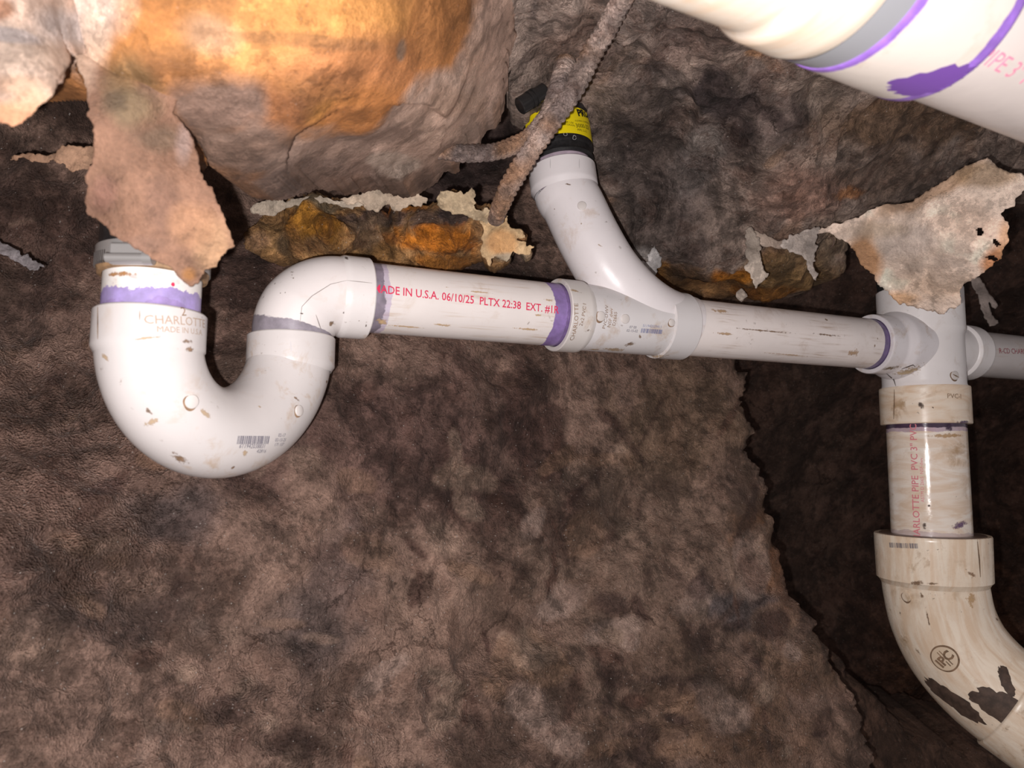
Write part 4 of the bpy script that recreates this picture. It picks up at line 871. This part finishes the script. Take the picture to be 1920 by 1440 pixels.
rag('spiky torn paper tuft left of the slanting ribbed bar', [(828, 356), (850, 360), (862, 354), (868, 368), (885, 352), (888, 372), (890, 390), (930, 396), (952, 405), (935, 418), (900, 414), (870, 404), (840, 396), (820, 384)], .685, .70, (186, 164, 134), 63, amp=.003)
rag('feathery torn paper below the foot of the slanting ribbed bar', [(905, 392), (945, 402), (952, 420), (978, 430), (984, 446), (968, 450), (1004, 460), (986, 478), (962, 470), (950, 490), (928, 480), (918, 500), (900, 470), (905, 440)], .695, .70, (188, 158, 120), 64, amp=.004, blobs=[(940, 455, 22, 20, (200, 150, 100), .8), (950, 485, 24, 8, (160, 148, 130), .8)])
rag('pale torn paper scrap hanging between the overhang and the brown flap', [(20, 300), (60, 288), (110, 282), (178, 276), (182, 300), (165, 318), (140, 322), (110, 306), (60, 302)], .56, .56, (176, 138, 112), 65)
rag('grey plastic scrap at the far left edge', [(-40, 440), (0, 452), (30, 468), (60, 488), (84, 502), (50, 500), (20, 486), (-40, 478)], .62, .60, (150, 142, 144), 66, cat='plastic scrap', name='plastic_scrap')
# big pale sheet on the right
torn('torn_paper', 'large pale mould-stained torn sheet hanging over the top of the tee', 'torn paper',
     [(1575, 420), (1640, 392), (1700, 380), (1745, 350), (1800, 318), (1850, 298), (1872, 318), (1920, 330), (2100, 300), (2100, 380), (1935, 352), (1912, 366), (1905, 385), (1878, 398), (1892, 420), (1890, 455), (1878, 485), (1862, 498), (1830, 520), (1806, 534), (1802, 568), (1780, 576), (1765, 588), (1720, 580), (1690, 572), (1672, 555), (1650, 538), (1640, 515), (1612, 490), (1595, 465), (1582, 450), (1560, 440), (1505, 436), (1540, 428)],
     [(1505, 436, .80), (1700, 370, .76), (1850, 300, .72), (2100, 300, .70), (1890, 450, .70), (1800, 560, .765), (1700, 570, .80), (1600, 450, .79), (1750, 450, .74), (1640, 510, .80), (2100, 380, .70)],
     PAPER, (240, 216, 198), [(1700, 450, 50, 30, (206, 192, 184), .5), (1740, 352, 120, 22, (178, 142, 112), .8, 1.2, -30), (1620, 490, 26, 50, (206, 150, 100), .85), (1870, 500, 30, 40, (220, 150, 100), .9), (1885, 440, 16, 40, (222, 168, 124), .8), (1760, 530, 70, 30, (238, 206, 180), .7), (1680, 560, 40, 14, (206, 160, 116), .8), (1830, 420, 60, 40, (246, 214, 192), .7), (1780, 500, 40, 30, (206, 186, 172), .5), (1850, 330, 50, 20, (178, 146, 112), .7), (1650, 430, 50, 16, (190, 166, 140), .5)],
     step=3, jamp=3, jit=4, amp=.0035, freq=24, seed=71, thick=.002, octv=5, holes=[[(1828, 430), (1840, 428), (1846, 440), (1834, 442)], [(1858, 446), (1870, 452), (1878, 462), (1866, 458)], [(1846, 478), (1866, 480), (1872, 484), (1858, 488)]])
rag('narrow torn paper strip hanging left below the muddy ceiling edge', [(1398, 432), (1408, 424), (1425, 446), (1428, 466), (1426, 486), (1440, 518), (1428, 530), (1414, 541), (1408, 520), (1404, 490), (1400, 460)], .81, .80, (196, 180, 166), 81)
rag('grey triangular torn paper left of the large pale sheet', [(1462, 462), (1490, 440), (1535, 426), (1530, 450), (1526, 474), (1524, 498), (1534, 512), (1530, 526), (1518, 508), (1512, 488), (1480, 474)], .80, .80, (172, 160, 152), 82)
rag('thin pale strip bridging the two hanging paper strips', [(1400, 424), (1430, 440), (1462, 452), (1480, 450), (1470, 466), (1430, 462)], .82, .82, (180, 160, 146), 83)
rag('small pale paper scrap under the ceiling edge above the middle pipe', [(1380, 548), (1390, 538), (1398, 548), (1402, 556), (1390, 566), (1384, 562)], .88, .88, (170, 156, 144), 84, jamp=2)
rag('white fibrous tuft beside the sweeping wye branch', [(1172, 488), (1190, 486), (1214, 492), (1226, 462), (1236, 482), (1240, 500), (1220, 516), (1200, 520), (1188, 504)], .86, .85, (186, 180, 178), 85, amp=.004)
rag('forked grey strip hanging in the dark right of the tee', [(1816, 512), (1836, 520), (1848, 540), (1870, 574), (1866, 580), (1852, 566), (1860, 590), (1872, 606), (1856, 612), (1846, 590), (1834, 560), (1822, 534)], 1.15, 1.12, (176, 160, 152), 86, jamp=2)

def wire(name, label, cat, c, r, mat):
    path = catmull(c, 8); V, Fc, S = sweep(path, [r]*len(path), 10); o = mkmesh(name, V, Fc, mat, True, None, path[0]); return tag(o, label, cat)
wire('wire_hook', 'thin dark hooked wire beside the grey triangular torn paper', 'wire', [P(1553, 447, .78), P(1562, 446, .775), P(1563, 458, .775), P(1555, 466, .78)], .0008, DKMUD)

# details that sit on a part become its sub-parts (all parts share their thing's origin)
def nest(root, kids, host, byname=False):
    hosts = [c for c in root.children if c.name.split('.')[0] == host]
    for c in list(root.children):
        if c.name.split('.')[0] in kids and hosts:
            cc = sum((Vector(v.co) for v in c.data.vertices), Vector())/max(1, len(c.data.vertices))
            h = min(hosts, key=lambda q: (sum((Vector(v.co) for v in q.data.vertices), Vector())/len(q.data.vertices)-cc).length); c.parent = h
bpy.context.view_layer.update()
nest(rc, ('band_slots', 'screw_housing', 'screw'), 'clamp_band')
nest(rc2, ('label_print',), 'yellow_label')
for r_ in (trap, wye, el4, tee): nest(r_, ('dirt_ring',), 'raised_pin')
nest(el4, ('logo_disc', 'logo_lettering'), 'logo_ring')
